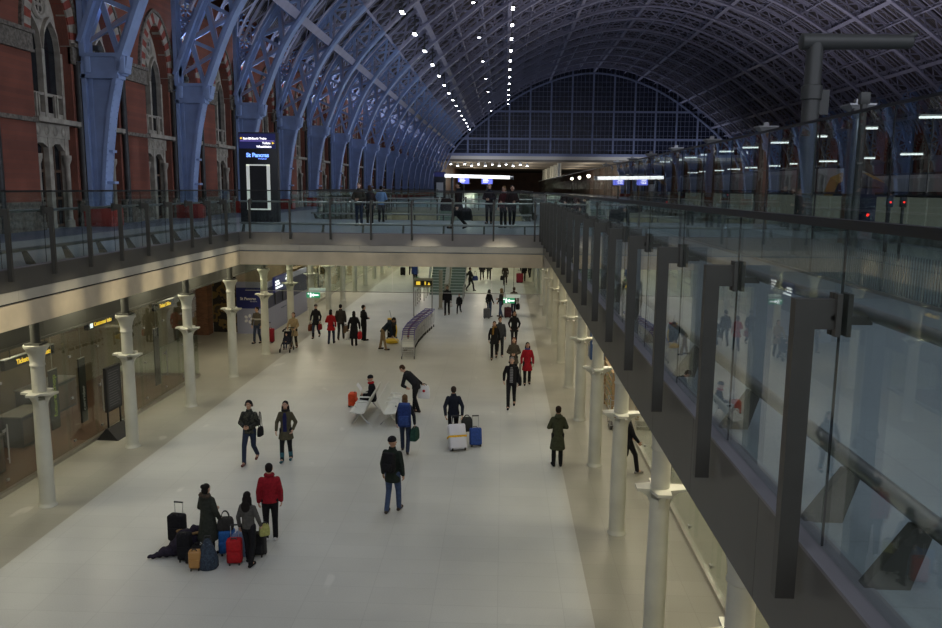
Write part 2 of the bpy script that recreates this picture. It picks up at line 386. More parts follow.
# ================================================================== SETTING: floors, decks, walls
struct('floor', MB().b2((-9.95, -6, -.2), (1.72, 100, 0)), K['floor'], 'pale grey stone concourse floor between the two column rows', 'floor')
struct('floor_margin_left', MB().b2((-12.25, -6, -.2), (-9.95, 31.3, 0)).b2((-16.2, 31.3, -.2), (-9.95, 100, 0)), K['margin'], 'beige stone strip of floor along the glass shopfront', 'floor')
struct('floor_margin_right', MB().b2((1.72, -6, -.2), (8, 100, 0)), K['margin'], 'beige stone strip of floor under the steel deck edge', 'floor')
struct('floor_shop', MB().b2((-16.2, -6, -.2), (-12.25, 31.3, 0)), K['tile'], 'red brown tiled floor inside the glass shopfront', 'floor')
mb = MB()
mb.b2((WALLX-1, -30, 5.3), (XL-.05, YEND, D)).b2((XR+.05, -30, 5.3), (60, YEND, D))
mb.b2((XL-.05, -30, 5.3), (XR+.05, -.35, D)).b2((XL-.05, YB0+.03, 5.3), (XR+.05, YB1-.03, D)).b2((XL-.05, YV1+.05, 5.3), (XR+.05, YEND, D))
struct('floor_deck', mb, K['deck'], 'blue grey paved upper deck round the openings', 'floor')
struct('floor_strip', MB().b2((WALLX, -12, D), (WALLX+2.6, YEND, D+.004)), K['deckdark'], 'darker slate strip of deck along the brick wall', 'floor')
mb = MB()
mb.b2((WALLX-1, -12, SOF), (XL-.06, 100, 5.29)).b2((XR+.62, -12, SOF), (60, YB0, 5.29)).b2((XR+.06, YB0, SOF), (60, 100, 5.29)).b2((XL-.06, YB0+.06, SOF), (XR+.06, YB1-.06, 5.29)).b2((XL-.06, YV1+.06, SOF), (XR+.06, 100, 5.29)).b2((XL-.06, -12, SOF), (XR+.06, -.4, 5.29))
mb = mb
struct('ceiling_undercroft', mb, K['soffit'], 'pale soffit of the deck over the lower concourse', 'ceiling')
struct('wall_undercroft_left', MB().b2((-16.6, -6, 0), (-16.2, 100, SOF)), K['brick2'], 'buff brick vault wall behind the glass shopfront', 'wall')
struct('wall_undercroft_right', MB().b2((8, -6, 0), (8.4, 100, SOF)), K['brick2'], 'buff brick wall behind the shops under the deck', 'wall')
struct('wall_undercroft_far', MB().b2((-16.2, 100, 0), (8, 100.4, SOF)), K['tanpanel'], 'tan wall closing the far end of the concourse', 'wall')
struct('wall_undercroft_near', MB().b2((-16.2, -6.4, 0), (8, -6, SOF)), K['tanpanel'], 'tan wall closing the near end of the concourse', 'wall')

def edge_trim(name, axis, pos, out, a, b, label, tall=False):
    """Steel fascia, pale strip, shadow gap and cream band of a deck edge; out = sign of the void side."""
    def bx(mb, o0, o1, z0, z1, s=a, e=b, mi=0):
        lo, hi = pos+out*o0, pos+out*o1
        return mb.b2((lo, s, z0), (hi, e, z1), mi) if axis == 'x' else mb.b2((s, lo, z0), (e, hi, z1), mi)
    fk = K['steel'] if axis == 'y' else K['steelshade']; m = MB(); n = max(1, round((b-a)/1.5)); st = (b-a)/n
    for i in range(n):
        bx(m, -.10, .02, 5.39 if tall else 5.565, D-.012, a+i*st+.003, a+(i+1)*st-.003, 0)
    bx(m, -.12, .03, D-.012, D+.006, mi=1)
    if tall:
        bx(m, -.6, -.5, SOF-.01, 5.2, mi=2)
        struct(name, m, [fk, K['lip'], K['stripcream'], K['creamband'], K['gasket']], label, 'deck edge'); return
    n2 = max(1, round((b-a)/2.2)); st = (b-a)/n2
    for i in range(n2):
        bx(m, -.12, .02, 5.355, 5.56, a+i*st+.003, a+(i+1)*st-.003, 2)
    bx(m, -.13, -.04, 5.31, 5.355, mi=4)
    n3 = max(1, round((b-a)/4.47)); st = (b-a)/n3
    for i in range(n3):
        bx(m, -.13, .02, SOF-.01, 5.315, a+i*st+.003, a+(i+1)*st-.003, 3)
    struct(name, m, [fk, K['lip'], K['stripcream'], K['creamband'], K['gasket']], label, 'deck edge')
edge_trim('trim_1', 'x', XL, 1, -.35, YB0, 'steel and cream stone edge of the deck on the brick wall side')
edge_trim('trim_2', 'x', XR, -1, -.35, YB0, 'tall steel edge of the deck beside the camera', True)
edge_trim('trim_3', 'y', YB0, -1, XL, XR, 'steel and cream stone near edge of the footbridge')
edge_trim('trim_4', 'y', YB1, 1, XL, XR, 'steel and cream stone far edge of the footbridge')
edge_trim('trim_5', 'x', XL, 1, YB1, YV1, 'steel and cream deck edge beyond the footbridge, brick wall side')
edge_trim('trim_6', 'x', XR, -1, YB1, YV1, 'steel and cream deck edge beyond the footbridge, platform side')
edge_trim('trim_7', 'y', YV1, -1, XL, XR, 'steel and cream deck edge at the far end of the second opening')

# ================================================================== balustrades
def balustrade(label, loc, rz, L, first, step, group=None, extra=()):
    t = thing('glass_balustrade', label, 'balustrade', loc, rz)
    t['kind'] = 'thing'
    js = []; x = first
    while x < L - .1: js.append(x); x += step
    ends = [0.0] + js + [L]
    pane = MB().b2((.005, -.009, .02), (step-.005, .009, 1.45)).mesh('glass_panel', K['glass'], False)
    pm = MB().prism([(-.205, -.225), (-.117, -.225), (-.117, 1.02), (-.012, 1.02), (-.012, 1.15), (-.205, 1.15)], 'x', -.03, .03)
    pm = pm.mesh('post', K['post'], False)
    cm = MB().b2((-.045, -.035, .99), (-.006, -.012, 1.175)).b2((.006, -.035, .99), (.045, -.012, 1.175)).b2((-.045, .012, .99), (.045, .032, 1.175))
    cm.b2((-.02, .03, 1.04), (.02, .13, 1.075)); cm.tube([(-.03, -.04, 1.07), (.03, -.04, 1.07)], .014, 8)
    cm = cm.mesh('clamp', K['post'], False)
    fm = MB().prism([(.03, 0), (.22, 0), (.30, .27), (.215, .27)], 'x', -.03, .03).mesh('rail_foot', K['post'], False)
    jm = MB().b2((-.003, -.005, .02), (.003, .005, 1.45)).mesh('glass_joint', K['gasket'], False)
    for i in range(len(ends)-1):
        a, b = ends[i], ends[i+1]
        if abs(b-a-step) < .01: link('glass_panel', pane, t, (a, 0, 0))
        elif b-a > .05: MB().b2((a+.008, -.009, .02), (b-.008, .009, 1.45)).build('glass_panel', K['glass'], t, False)
    for x in js:
        p = link('post', pm, t, (x, 0, 0)); link('clamp', cm, p); link('glass_joint', jm, t, (x, 0, 0))
    for x in [x-.34 for x in js] + list(extra):
        if 0 < x < L: link('rail_foot', fm, t, (x, 0, 0))
    MB().b2((0, -.022, 1.45), (L, .022, 1.49)).build('top_rail', K['darkmetal'], t, False)
    MB().tube([(0, .14, 1.08), (L, .14, 1.08)], .03, 12).build('handrail', K['rail'], t)
    MB().tube([(0, .26, .30), (L, .26, .30)], .042, 12).build('foot_rail', K['rail'], t)
    return t
balustrade('glass and bronze post balustrade right beside the camera on the deck', (XR+.045, 28.3, D), -PI/2, 28.6, (28.3-3.5) % 1.55, 1.55, None, (28.3-3.17,))
balustrade('long glass balustrade along the deck below the brick wall', (XL-.045, -.3, D), PI/2, 28.6, 16.31 % 1.5 + .3 - .02, 1.5)
balustrade('glass balustrade on the near side of the footbridge', (XL+.02, YB0+.045, D), 0, XR-XL-.04, .42, 1.44)
balustrade('glass balustrade on the far side of the footbridge', (XR-.02, YB1-.045, D), PI, XR-XL-.04, .42, 1.44)
balustrade('glass balustrade beyond the footbridge on the brick wall side', (XL-.045, YB1+.1, D), PI/2, YV1-YB1-.2, .9, 1.5)
balustrade('glass balustrade beyond the footbridge on the platform side', (XR+.045, YV1-.1, D), -PI/2, YV1-YB1-.2, .9, 1.5)
t = balustrade('glass balustrade at the far end of the second opening', (XL+.02, YV1+.045, D), 0, 3.9, .42, 1.44)
t = balustrade('short glass balustrade at the far end beyond the stairs', (-2.5, YV1+.045, D), 0, 3.9, .42, 1.44)

# ================================================================== cast iron columns of the undercroft
def column_parts():
    sh = MB().lathe((0, 0, 0), [(.178, .0), (.176, 1.2), (.160, 2.62)], 20).lathe((0, 0, 0), [(.158, 2.80), (.152, 3.40), (.150, 3.46)], 20)
    base = MB().lathe((0, 0, 0), [(.215, 0), (.215, .02), (.19, .05), (.184, .08)], 20)
    col = MB()
    # cross shaped bracket plate with ogee brackets beneath
    poly = []
    a, b, c = .395, .115, .19
    for k in range(4):
        for x, y in ((a, -b), (a, b), (c, b+.015), (c-.01, c-.01)):
            an = k*PI/2; poly.append((x*math.cos(an)-y*math.sin(an), x*math.sin(an)+y*math.cos(an)))
    col.prism(poly, 'z', 2.75, 2.80)
    for k in range(4):
        R = M.Rotation(k*PI/2, 3, 'Z')
        p = [(.15, 2.42), (.17, 2.55), (.225, 2.65), (.36, 2.75), (.15, 2.75)]
        q = MB().prism(p, 'y', -.05, .05); q.xf(lambda v: R @ v); col.add(q.v, q.f)
    cp = MB().lathe((0, 0, 0), [(.15, 3.42), (.172, 3.44), (.172, 3.47), (.158, 3.49), (.163, 3.58), (.185, 3.70), (.235, 3.82), (.275, 3.87), (.275, 3.93), (.15, 3.935)], 20)
    stub = MB().lathe((0, 0, 0), [(.11, 3.93), (.11, SOF)], 16).box((0, 0, 3.955), (.36, .36, .04)).box((0, 0, SOF-.04), (.34, .34, .08))
    return [('shaft', sh, 'cream'), ('base_ring', base, 'cream'), ('bracket_collar', col, 'cream'), ('capital', cp, 'cream'), ('head_stub', stub, 'bulk')]
CP = [(n, m.mesh(n, K[k])) for n, m, k in column_parts()]
def column(x, y, label, group):
    t = thing('iron_column', label, 'column', (x, y, 0), 0, group)
    for n, me in CP: link(n, me, t)
for k in range(17):
    column(COLL, YL0 + CS*k, 'cream iron column, %s from the camera in the row by the glass shopfront' % ORD[k], 'columns by the shopfront')
for k in range(-1, 18):
    column(COLR, YRC + CS*k, 'cream iron column, %s from the camera in the row under the steel deck edge' % ORD[k+1], 'columns under the deck edge')

# bulkhead over the shopfront
m = MB()
y = -5.9
while y < 40.6:
    m.b2((-12.3, y+.004, 3.62), (-12.12, min(y+2.2, 40.6)-.004, SOF)); y += 2.2
m.b2((-12.32, -5.9, 3.58), (-12.06, 40.6, 3.64))
struct('trim_8', m, K['bulk'], 'grey green panelled bulkhead over the glass shopfront', 'bulkhead')

# ================================================================== shopfront, brick wall side
def shopfront(label, x, y0, y1, h, n, face):
    t = thing('glass_shopfront', label, 'shopfront', (x, y0, 0))
    w = (y1-y0)/n
    pm = MB().b2((-.008, .012, .12), (.008, w-.012, h)).mesh('glass_pane', K['glassshop'], False)
    fm = MB().b2((.02*face-.04, -.02, .1), (.02*face+.04, .02, h-.05)).mesh('glass_fin', K['glassshop'], False)
    bm = MB().tube([(.05*face, .08, .75), (.05*face, .08, 1.75)], .018, 8).b2((0, .07, .85), (.05*face, .09, .88)).b2((0, .07, 1.62), (.05*face, .09, 1.65)).mesh('pull_handle', K['steellt'])
    sm = MB()
    for z in (.35, 1.6, 2.8):
        sm.b2((-.02+.02*face, -.05, z-.03), (.02+.02*face, .05, z+.03))
    sm = sm.mesh('patch_fitting', K['steellt'])
    for i in range(n):
        p = link('glass_pane', pm, t, (0, i*w, 0))
        if i % 3 == 1: link('pull_handle', bm, p)
        link('glass_fin', fm, t, (-face*.16, i*w, 0)); link('patch_fitting', sm, t, (0, i*w, 0))
    MB().b2((-.06, 0, 0), (.06, y1-y0, .1)).build('sill', K['steel'], t, False)
    MB().b2((-.05, 0, h), (.05, y1-y0, h+.05)).build('head_channel', K['darkmetal'], t, False)
    return t
shopfront('tall greenish glass shopfront along the row of cream columns', -12.22, -2.0, 31.3, 3.55, 21, 1)
# return pane
t = thing('glass_screen', 'glass end screen closing the shopfront before the brick pier', 'glass screen', (-12.22, 31.36, 0))
for i in range(3): MB().b2((-1.25*(i+1)+.01, -.008, .1), (-1.25*i-.01, .008, 3.55)).build('glass_pane', K['glassshop'], t, False)
MB().b2((-3.9, -.05, 0), (0, .05, .1)).build('sill', K['steel'], t, False)

def hang_sign(label, y0, y1, z, txt, icon=None):
    t = thing('hanging_sign', label, 'sign', (-12.75, (y0+y1)/2, z), 0)
    w = y1-y0
    MB().b2((-.06, -w/2, -.13), (.06, w/2, .13)).build('sign_box', K['black'], t, False)
    MB().b2((-.065, -w/2, .13), (.065, w/2, .15)).build('top_edge', K['steel'], t, False)
    MB().tube([(0, -w*.35, .15), (0, -w*.35, SOF-z)], .012).tube([(0, w*.35, .15), (0, w*.35, SOF-z)], .012).build('hanger_rods', K['darkmetal'], t)
    text('lettering', txt, .19, K['txty'], t, (.064, -w*.28, -.065), (PI/2, 0, PI/2), bold=.02)
    if icon: MB().b2((.06, -w*.42, -.09), (.07, -w*.42+.16, .09)).build('icon', K['txtw'], t, False)
hang_sign('black hanging sign with yellow lettering behind the first shopfront column', 19.6, 21.9, 3.0, 'Tickets          Toilets')
hang_sign('black hanging sign with yellow lettering and white symbol beside the second shopfront column', 23.8, 25.5, 3.32, 'Customer info', True)
hang_sign('black hanging sign with yellow lettering beside the third shopfront column', 28.6, 30.35, 3.18, 'Ticket Office')
def blade(label, y, z0, z1, w, txt, m):
    t = thing('vertical_banner', label, 'banner', (-12.62, y, 0))
    MB().b2((-.02, -w/2, z0), (.02, w/2, z1)).build('banner_panel', K['black'], t, False)
    MB().tube([(0, -w/2, z1+.02), (0, w/2, z1+.02)], .015).tube([(0, 0, z1), (0, 0, SOF)], .008).build('hanger', K['steel'], t)
    if txt: text('lettering', txt, w*.62, m, t, (.024, w*.2, z0+.35), (0, -PI/2, 0) if False else M(((0, 0, 1), (0, 1, 0), (-1, 0, 0))).to_euler(), ext=.002)
    return t
def blade_text_fix(t):
    for ch in t.children:
        if ch.name.startswith('lettering'):   # runs upwards on a face that looks towards +X
            ch.matrix_local = M(((0, 0, 1, ch.location.x), (0, -1, 0, 0) if False else (0, -1, 0, ch.location.y), (1, 0, 0, ch.location.z), (0, 0, 0, 1)))
for a in (('black upright banner with green lettering behind the first shopfront column', 21.6, .75, 2.45, .42, 'future shop', K['txtg']),
          ('dark upright banner with small pale lettering inside the shopfront', 23.15, .5, 2.45, .36, 'corridor', K['txtp']),
          ('plain black upright banner inside the shopfront near its end', 28.4, .35, 2.45, .42, None, None)):
    blade_text_fix(blade(*a))

# freestanding board on wedge base
t = thing('information_board', 'black framed information board on a wedge foot by the glass shopfront', 'sign board', (-11.8, 23.35, 0), math.radians(-2))
MB().prism([(-.34, 0), (.34, 0), (.03, .36), (-.03, .36)], 'y', -.48, .48).build('wedge_foot', K['black'], t, False)
for yy in (-.36, .36): MB().b2((-.02, yy-.02, .3), (.02, yy+.02, 2.15)).build('leg', K['black'], t, False)
MB().b2((-.045, -.42, .85), (.045, .42, 2.2)).build('frame', K['black'], t, False)
MB().b2((.04, -.36, .92), (.052, .36, 2.13)).build('notice', mat('grey_notice', (.05, .052, .06), .5), t, False)
pl = MB()
for i in range(14): pl.b2((.052, -.3, 2.02-i*.078), (.0545, .3 - .12*((i*7) % 4)/3, 2.045-i*.078))
pl.build('printed_lines', mat('faint_print', (.16, .16, .18), .6), t, False)

# furniture inside the shop
def counter(label, x, y, w, d, h):
    t = thing('shop_counter', label, 'counter', (x, y, 0))
    MB().rbox((0, 0, h/2), (d, w, h-.04), .02).build('carcass', mat('dark_counter', (.04, .035, .03), .5), t); MB().rbox((0, 0, h-.01), (d+.06, w+.06, .04), .012).build('worktop', mat('counter_top', (.16, .145, .12), .4), t)
    MB().b2((d/2, -w/2+.06, .1), (d/2+.012, w/2-.06, h-.14)).build('front_panel', K['brick3'] if False else mat('panel_brown', (.12, .07, .045), .5), t, False)
counter('low dark counter inside the shopfront behind the first column', -13.6, 19.3, 1.6, .8, 1.05)
counter('low dark counter inside the shopfront near the upright banners', -14.2, 22.6, 1.3, .7, .95)
counter('brown counter inside the shopfront behind the black notice board', -15.2, 25.6, 2.2, .8, 1.05)
for i, (x, y, z) in enumerate(((-13.6, 18.95, 1.05), (-13.6, 19.65, 1.05))):
    t = thing('till_screen', 'lit till screen on the first shop counter, %s one from the camera' % ORD[i], 'screen', (x, y, z))
    MB().b2((-.1, -.1, 0), (.1, .1, .02)).b2((-.02, -.03, .02), (.02, .03, .2)).build('foot', K['black'], t, False)
    MB().b2((-.02, -.2, .16), (.02, .2, .46)).build('bezel', K['black'], t, False); MB().b2((.02, -.18, .18), (.024, .18, .44)).build('display', mat('pale_display', (.3, .4, .4), .4, emit=(.4, .6, .6), es=.5), t, False)
t = thing('exit_sign', 'small green exit sign inside the shopfront near the first column', 'exit sign', (-13.4, 19.1, 2.65))
MB().b2((-.03, -.2, -.12), (.03, .2, .12)).build('sign_box', K['exitg'], t, False); MB().tube([(0, 0, .12), (0, 0, SOF-2.65)], .01).build('hanger', K['darkmetal'], t)

# brick pier + mural + hoarding
struct('wall_pier', MB().b2((-16.2, 38.6, 0), (-13.9, 39.2, SOF)).b2((-13.0, 38.3, 0), (-12.35, 38.95, SOF)) if False else MB().b2((-16.2, 40.2, 0), (-15.1, 40.9, SOF)), K['brick3'], 'red brick pier between the shopfront and the mural', 'wall')
t = thing('wall_mural', 'brown and gold painted crowd mural beside the blue hoarding', 'mural', (-14.45, 40.9, 0))
MB().b2((-.62, 0, .05), (.62, .08, 3.3)).build('mural_panel', K['poster'], t, False); MB().b2((-.66, .02, 3.3), (.66, .1, 3.36)).build('frame_rail', K['wood'], t, False)
t = thing('site_hoarding', 'blue and lavender hoarding with white lettering behind the shopfront columns', 'hoarding', (-12.17, 40.85, 0))
HL = 8.3
def hb(z0, z1, key, nm, off=0):
    MB().b2((-1.62, -.03-off, z0), (0+off, .03, z1)).b2((-.03, .03, z0), (.03+off, HL, z1)).build(nm, K[key], t, False)
hb(0, 1.33, 'hgrey', 'lower_panel'); hb(2.42, 2.72, 'hgrey', 'top_panel')
MB().b2((-1.62, -.035, 1.33), (0, .03, 2.42)).build('logo_panel', K['hblue'], t, False)
MB().b2((-.03, .03, 1.33), (.035, HL, 2.42)).build('side_panel', K['hnavy'], t, False)
text('lettering', 'St Pancras', .2, K['txtp'], t, (-1.42, -.042, 1.78), (PI/2, 0, 0), bold=.03)
text('small_lettering', 'International', .07, K['txtp'], t, (-.9, -.042, 1.68), (PI/2, 0, 0))
fl = MB()
for a in range(5): fl.ell((-1.0+.17*math.cos(a*1.26), -.036, .78+.17*math.sin(a*1.26)), (.10, .004, .075), M.Rotation(-a*1.26, 3, 'Y'), 10)
fl.build('flower_emblem', K['txtp'], t)
sil = MB()
for i, yy in enumerate((3.1, 3.55, 4.1, 4.55, 5.1, 6.6)):
    sil.ell((.036, yy, 1.75+.1*(i % 2)), (.003, .11, .26)).ell((.036, yy, 2.08+.1*(i % 2)), (.003, .08, .1))
sil.build('printed_figures', mat('faded_print', (.13, .13, .2), .6), t)
text('side_lettering', 'www.stpancras.com', .13, mat('grey_print', (.22, .23, .33), .6), t, (.04, 2.4, 1.0), (PI/2, 0, PI/2))
t = thing('departure_display', 'lit blue display with white text rows on the side of the hoarding', 'display', (-12.05, 41.75, 0))
MB().b2((-.08, 0, 2.05), (.03, 3.55, 2.86)).build('casing', K['scrdark'], t, False)
for yy in (.3, 1.8, 3.2): MB().b2((-.07, yy-.04, 1.4), (-.03, yy+.04, 2.1)).build('bracket', K['darkmetal'], t, False)
rw = MB()
for (y0, y1, z) in ((.1, .95, 2.55), (.1, 1.05, 2.40), (.15, 1.5, 2.22), (2.3, 3.4, 2.68), (2.1, 3.4, 2.52), (2.8, 3.4, 2.37), (3.1, 3.4, 2.22)):
    n = int((y1-y0)/.15)
    for i in range(n): rw.b2((.03, y0+i*.15, z), (.038, y0+i*.15+.12, z+.10))
rw.build('text_rows', K['txtw'], t, False)

# ================================================================== shops further back on that side
def shelf_unit(label, loc, rz, w, h, d=.45, n=4, gm='goods'):
    t = thing('display_shelf', label, 'shelf', loc, rz)
    MB().b2((-w/2, -d/2, 0), (-w/2+.03, d/2, h)).b2((w/2-.03, -d/2, 0), (w/2, d/2, h)).b2((-w/2, d/2-.02, 0), (w/2, d/2, h)).build('carcass', K['shelf'], t, False)
    for i in range(n+1):
        z = .12 + (h-.16)*i/n
        MB().b2((-w/2+.03, -d/2, z), (w/2-.03, d/2-.02, z+.025)).build('shelf', K['shelf'], t, False)
    g = MB(); r = random.Random(int(w*100+loc[1]*10))
    for i in range(n):
        z = .145 + (h-.16)*i/n; x = -w/2+.06
        while x < w/2-.14:
            ww = r.uniform(.08, .2); hh = r.uniform(.4, .8)*(h/n)
            g.b2((x, -d/2+.04, z), (x+ww, d/2-.1, z+hh)); x += ww+.015
    o = g.build('packed_goods', K[gm], t, False); o['kind'] = 'stuff'
for i in range(8):
    shelf_unit('warm lit shop display shelf beyond the hoarding, %s from the hoarding' % ORD[i], (-13.4-.7*(i % 2), 50.5+3.4*i, 0), PI/2, 2.4, 1.9 + .3*(i % 2))
shopfront('glass front of the warm lit shop beyond the hoarding', -12.3, 50, 84, 3.9, 12, 1)
for i in range(6):
    t = thing('shop_lamp', 'warm pendant lamp in the shop beyond the hoarding, %s from the hoarding' % ORD[i], 'lamp', (-13.2, 51.5+5*i, 3.1))
    MB().lathe((0, 0, 0), [(.02, .3), (.06, .25), (.17, 0), (.16, 0)], 14).tube([(0, 0, .3), (0, 0, SOF-3.1)], .008).build('lamp_shade', K['darkmetal'], t); MB().ell((0, 0, .03), (.08, .08, .06)).build('bulb', K['lampwarm'], t)

# right hand side shops
shopfront('glass shopfront under the deck beside the camera', 4.17, 0, 24.3, 3.6, 13, -1)
shelf_unit('shelf of bright magazines standing behind the cream columns under the deck', (3.95, 27.2, 0), -PI/2, 2.0, 1.6, .5, 5, 'books')
shelf_unit('second magazine shelf further back under the deck', (4.3, 30.0, 0), -PI/2, 2.2, 1.8, .5, 5, 'books')
shelf_unit('tall shelf of boxes inside the shop under the deck', (6.6, 18.0, 0), -PI/2, 3.0, 2.0, .5, 4, 'goods')
shelf_unit('wide low shelf of goods in the shop under the deck', (6.9, 10.0, 0), -PI/2, 4.0, 1.7, .5, 4, 'goods')
t = thing('goods_cage', 'small wire goods cage on castors in front of the magazine shelf', 'cage', (3.75, 25.3, 0))
g = MB()
for x in (-.25, .25):
    for yy in (-.3, .3): g.tube([(x, yy, .1), (x, yy, 1.0)], .012, 6)
for z in (.15, .4, .65, .98):
    g.tube([(-.25, -.3, z), (.25, -.3, z), (.25, .3, z), (-.25, .3, z), (-.25, -.3, z)], .008, 5)
g.build('wire_cage', K['trollW'], t); MB().b2((-.24, -.29, .11), (.24, .29, .14)).build('tray', K['darkmetal'], t)
for x in (-.2, .2):
    for yy in (-.25, .25): MB().tube([(x-.02, yy, .05), (x+.02, yy, .05)], .05, 10).build('castor', K['rubber'], t)
t = thing('vending_machine', 'blue vending machine standing behind the cream columns under the deck', 'vending machine', (4.4, 36.2, 0))
MB().rbox((0, 0, .9), (.8, .9, 1.8), .03).build('cabinet', mat('blue_cabinet', (.04, .09, .25), .4), t); MB().b2((-.415, -.38, .6), (-.40, .2, 1.65)).build('window', K['darkglass'], t); MB().b2((-.42, .25, .9), (-.40, .4, 1.4)).build('coin_panel', K['steellt'], t)
for i in range(5):
    shelf_unit('pale shop display under the far deck, %s behind the blue vending machine' % ORD[i], (5.6, 42+6*i, 0), -PI/2, 3.0, 2.0)

# ================================================================== smoke curtain, exit signs
t = thing('smoke_curtain', 'hanging glass smoke screen under the near edge of the footbridge', 'glass screen', (0, YB0+.5, 0))
w = (XR-XL)/6
for i in range(6): MB().b2((XL+i*w+.01, -.008, 3.85), (XL+(i+1)*w-.01, .008, SOF)).build('glass_pane', K['glassshop'], t, False)
MB().b2((XL, -.014, 3.83), (XR, .014, 3.855)).build('bottom_channel', K['steel'], t, False)
def exit_sign(label, x, y, z, w=.62, green=True):
    t = thing('exit_sign', label, 'exit sign', (x, y, z))
    MB().b2((-w/2, -.03, -.1), (w/2, .03, .1)).build('sign_box', K['exitg'], t, False)
    p = MB().b2((-.12, -.034, -.08), (-.07, -.03, .08)).b2((.02, -.034, -.02), (.2, -.03, .02)).prism([(.02, -.07), (-.05, 0), (.02, .07)], 'y', -.034, -.03).ell((-.18, -.032, .05), (.025, .003, .025))
    p.build('pictogram', K['txtw'], t, False)
    MB().b2((-w/2+.1, -.05, .11), (w/2+.2, .05, .26)).build('lamp_housing', K['exitw'], t, False)
    MB().tube([(-w*.4, 0, .3), (-w*.4, 0, SOF-z)], .01).tube([(w*.4, 0, .3), (w*.4, 0, SOF-z)], .01).build('hanger_rods', K['darkmetal'], t)
exit_sign('green exit sign hanging under the footbridge near the hoarding', -7.05, 29.5, 3.62, .5)
exit_sign('green exit sign hanging under the footbridge at the middle of the concourse', .25, 29.6, 3.5, .42)

# ================================================================== stairs of the second opening
t = thing('staircase', 'pair of greenish flights rising to the deck beyond the footbridge', 'staircase', (-4.0, 57.3, 0))
NS = 34; rz_, go = 6.0/NS, 10.7/NS
for sx, nm in ((-.72, 'flight'), (.72, 'flight')):
    m = MB()
    for i in range(NS):
        m.b2((sx-.52, i*go, max(0, i*rz_-.25)), (sx+.52, (i+1)*go, (i+1)*rz_-.03), 0); m.b2((sx-.52, i*go-.02, (i+1)*rz_-.03), (sx+.52, (i+1)*go, (i+1)*rz_), 1)
    m.build(nm, [K['stairg'], K['stairt']], t, False)
def slope_panel(x, wd, z0, z1, key, nm):
    MB().prism([(-.5, 0), (0, 0), (10.7, 6-.3), (10.7, 6+z1), (0, z1), (-.5, z1-.1)], 'x', x-wd/2, x+wd/2).build(nm, K[key], t, False)
slope_panel(0, .3, 0, .95, 'tanpanel', 'centre_balustrade'); slope_panel(-1.32, .03, 0, .95, 'glass', 'glass_side'); slope_panel(1.32, .03, 0, .95, 'glass', 'glass_side')
for x in (-1.32, 1.32): MB().tube([(x, -3.2, .95), (x, -.5, .95), (x, 0, 1.0), (x, 10.7, 7.0)], .04, 8).build('handrail', K['steellt'], t)
for x in (-1.32, 1.32):
    for yy in (-3.2, -1.8, -.6): MB().tube([(x, yy, 0), (x, yy, .95)], .03, 8).build('rail_post', K['steel'], t)
t = thing('barrier_rail', 'steel barrier rail standing beside the foot of the stairs', 'barrier', (-5.6, 51.5, 0))
for i in range(4): MB().tube([(0, i*1.0, 0), (0, i*1.0, 1.05)], .03, 8).build('rail_post', K['steel'], t)
m = MB()
for z in (.2, .5, .8, 1.05): m.tube([(0, 0, z), (0, 3, z)], .022, 8)
m.build('rails', K['steel'], t)
t = thing('direction_sign', 'black direction sign with yellow symbols on a post before the stairs', 'sign', (-4.72, 47.3, -.28))
MB().tube([(-.55, 0, 0), (-.55, 0, 2.5)], .04, 10).tube([(.55, 0, 0), (.55, 0, 2.5)], .04, 10).build('post', K['steel'], t)
MB().b2((-.55, -.05, 2.05), (.6, .05, 2.6)).build('header', K['tanpanel'], t, False)
MB().b2((-.5, -.06, 2.15), (.55, -.05, 2.45)).build('sign_face', K['black'], t, False)
MB().b2((-.4, -.066, 2.2), (-.15, -.06, 2.4)).b2((.1, -.066, 2.2), (.18, -.06, 2.4)).prism([(.28, 2.2), (.45, 2.2), (.36, 2.38)], 'y', -.066, -.06).build('symbols', K['txty'], t, False)
t = thing('clear_column', 'square pale post standing in front of the stairs', 'post', (-3.9, 50.4, 0))
MB().rbox((0, 0, 1.25), (.22, .22, 2.5), .02).build('post_shaft', K['tanpanel'], t); MB().rbox((0, 0, .06), (.34, .34, .12), .02).build('post_base', K['steel'], t)
t = thing('globe_lamp', 'pale globe lamp on a slim white pole by the stairs', 'lamp', (-6.35, 60.0, 2.2))
MB().lathe((0, 0, 0), [(.02, -.22), (.16, -.14), (.2, 0), (.15, .16), (.05, .3)], 16).build('globe', K['lampside'], t); MB().tube([(0, 0, -2.2), (0, 0, -.2)], .03).tube([(0, 0, .3), (0, 0, 1.4)], .035).build('stem', K['white'], t)

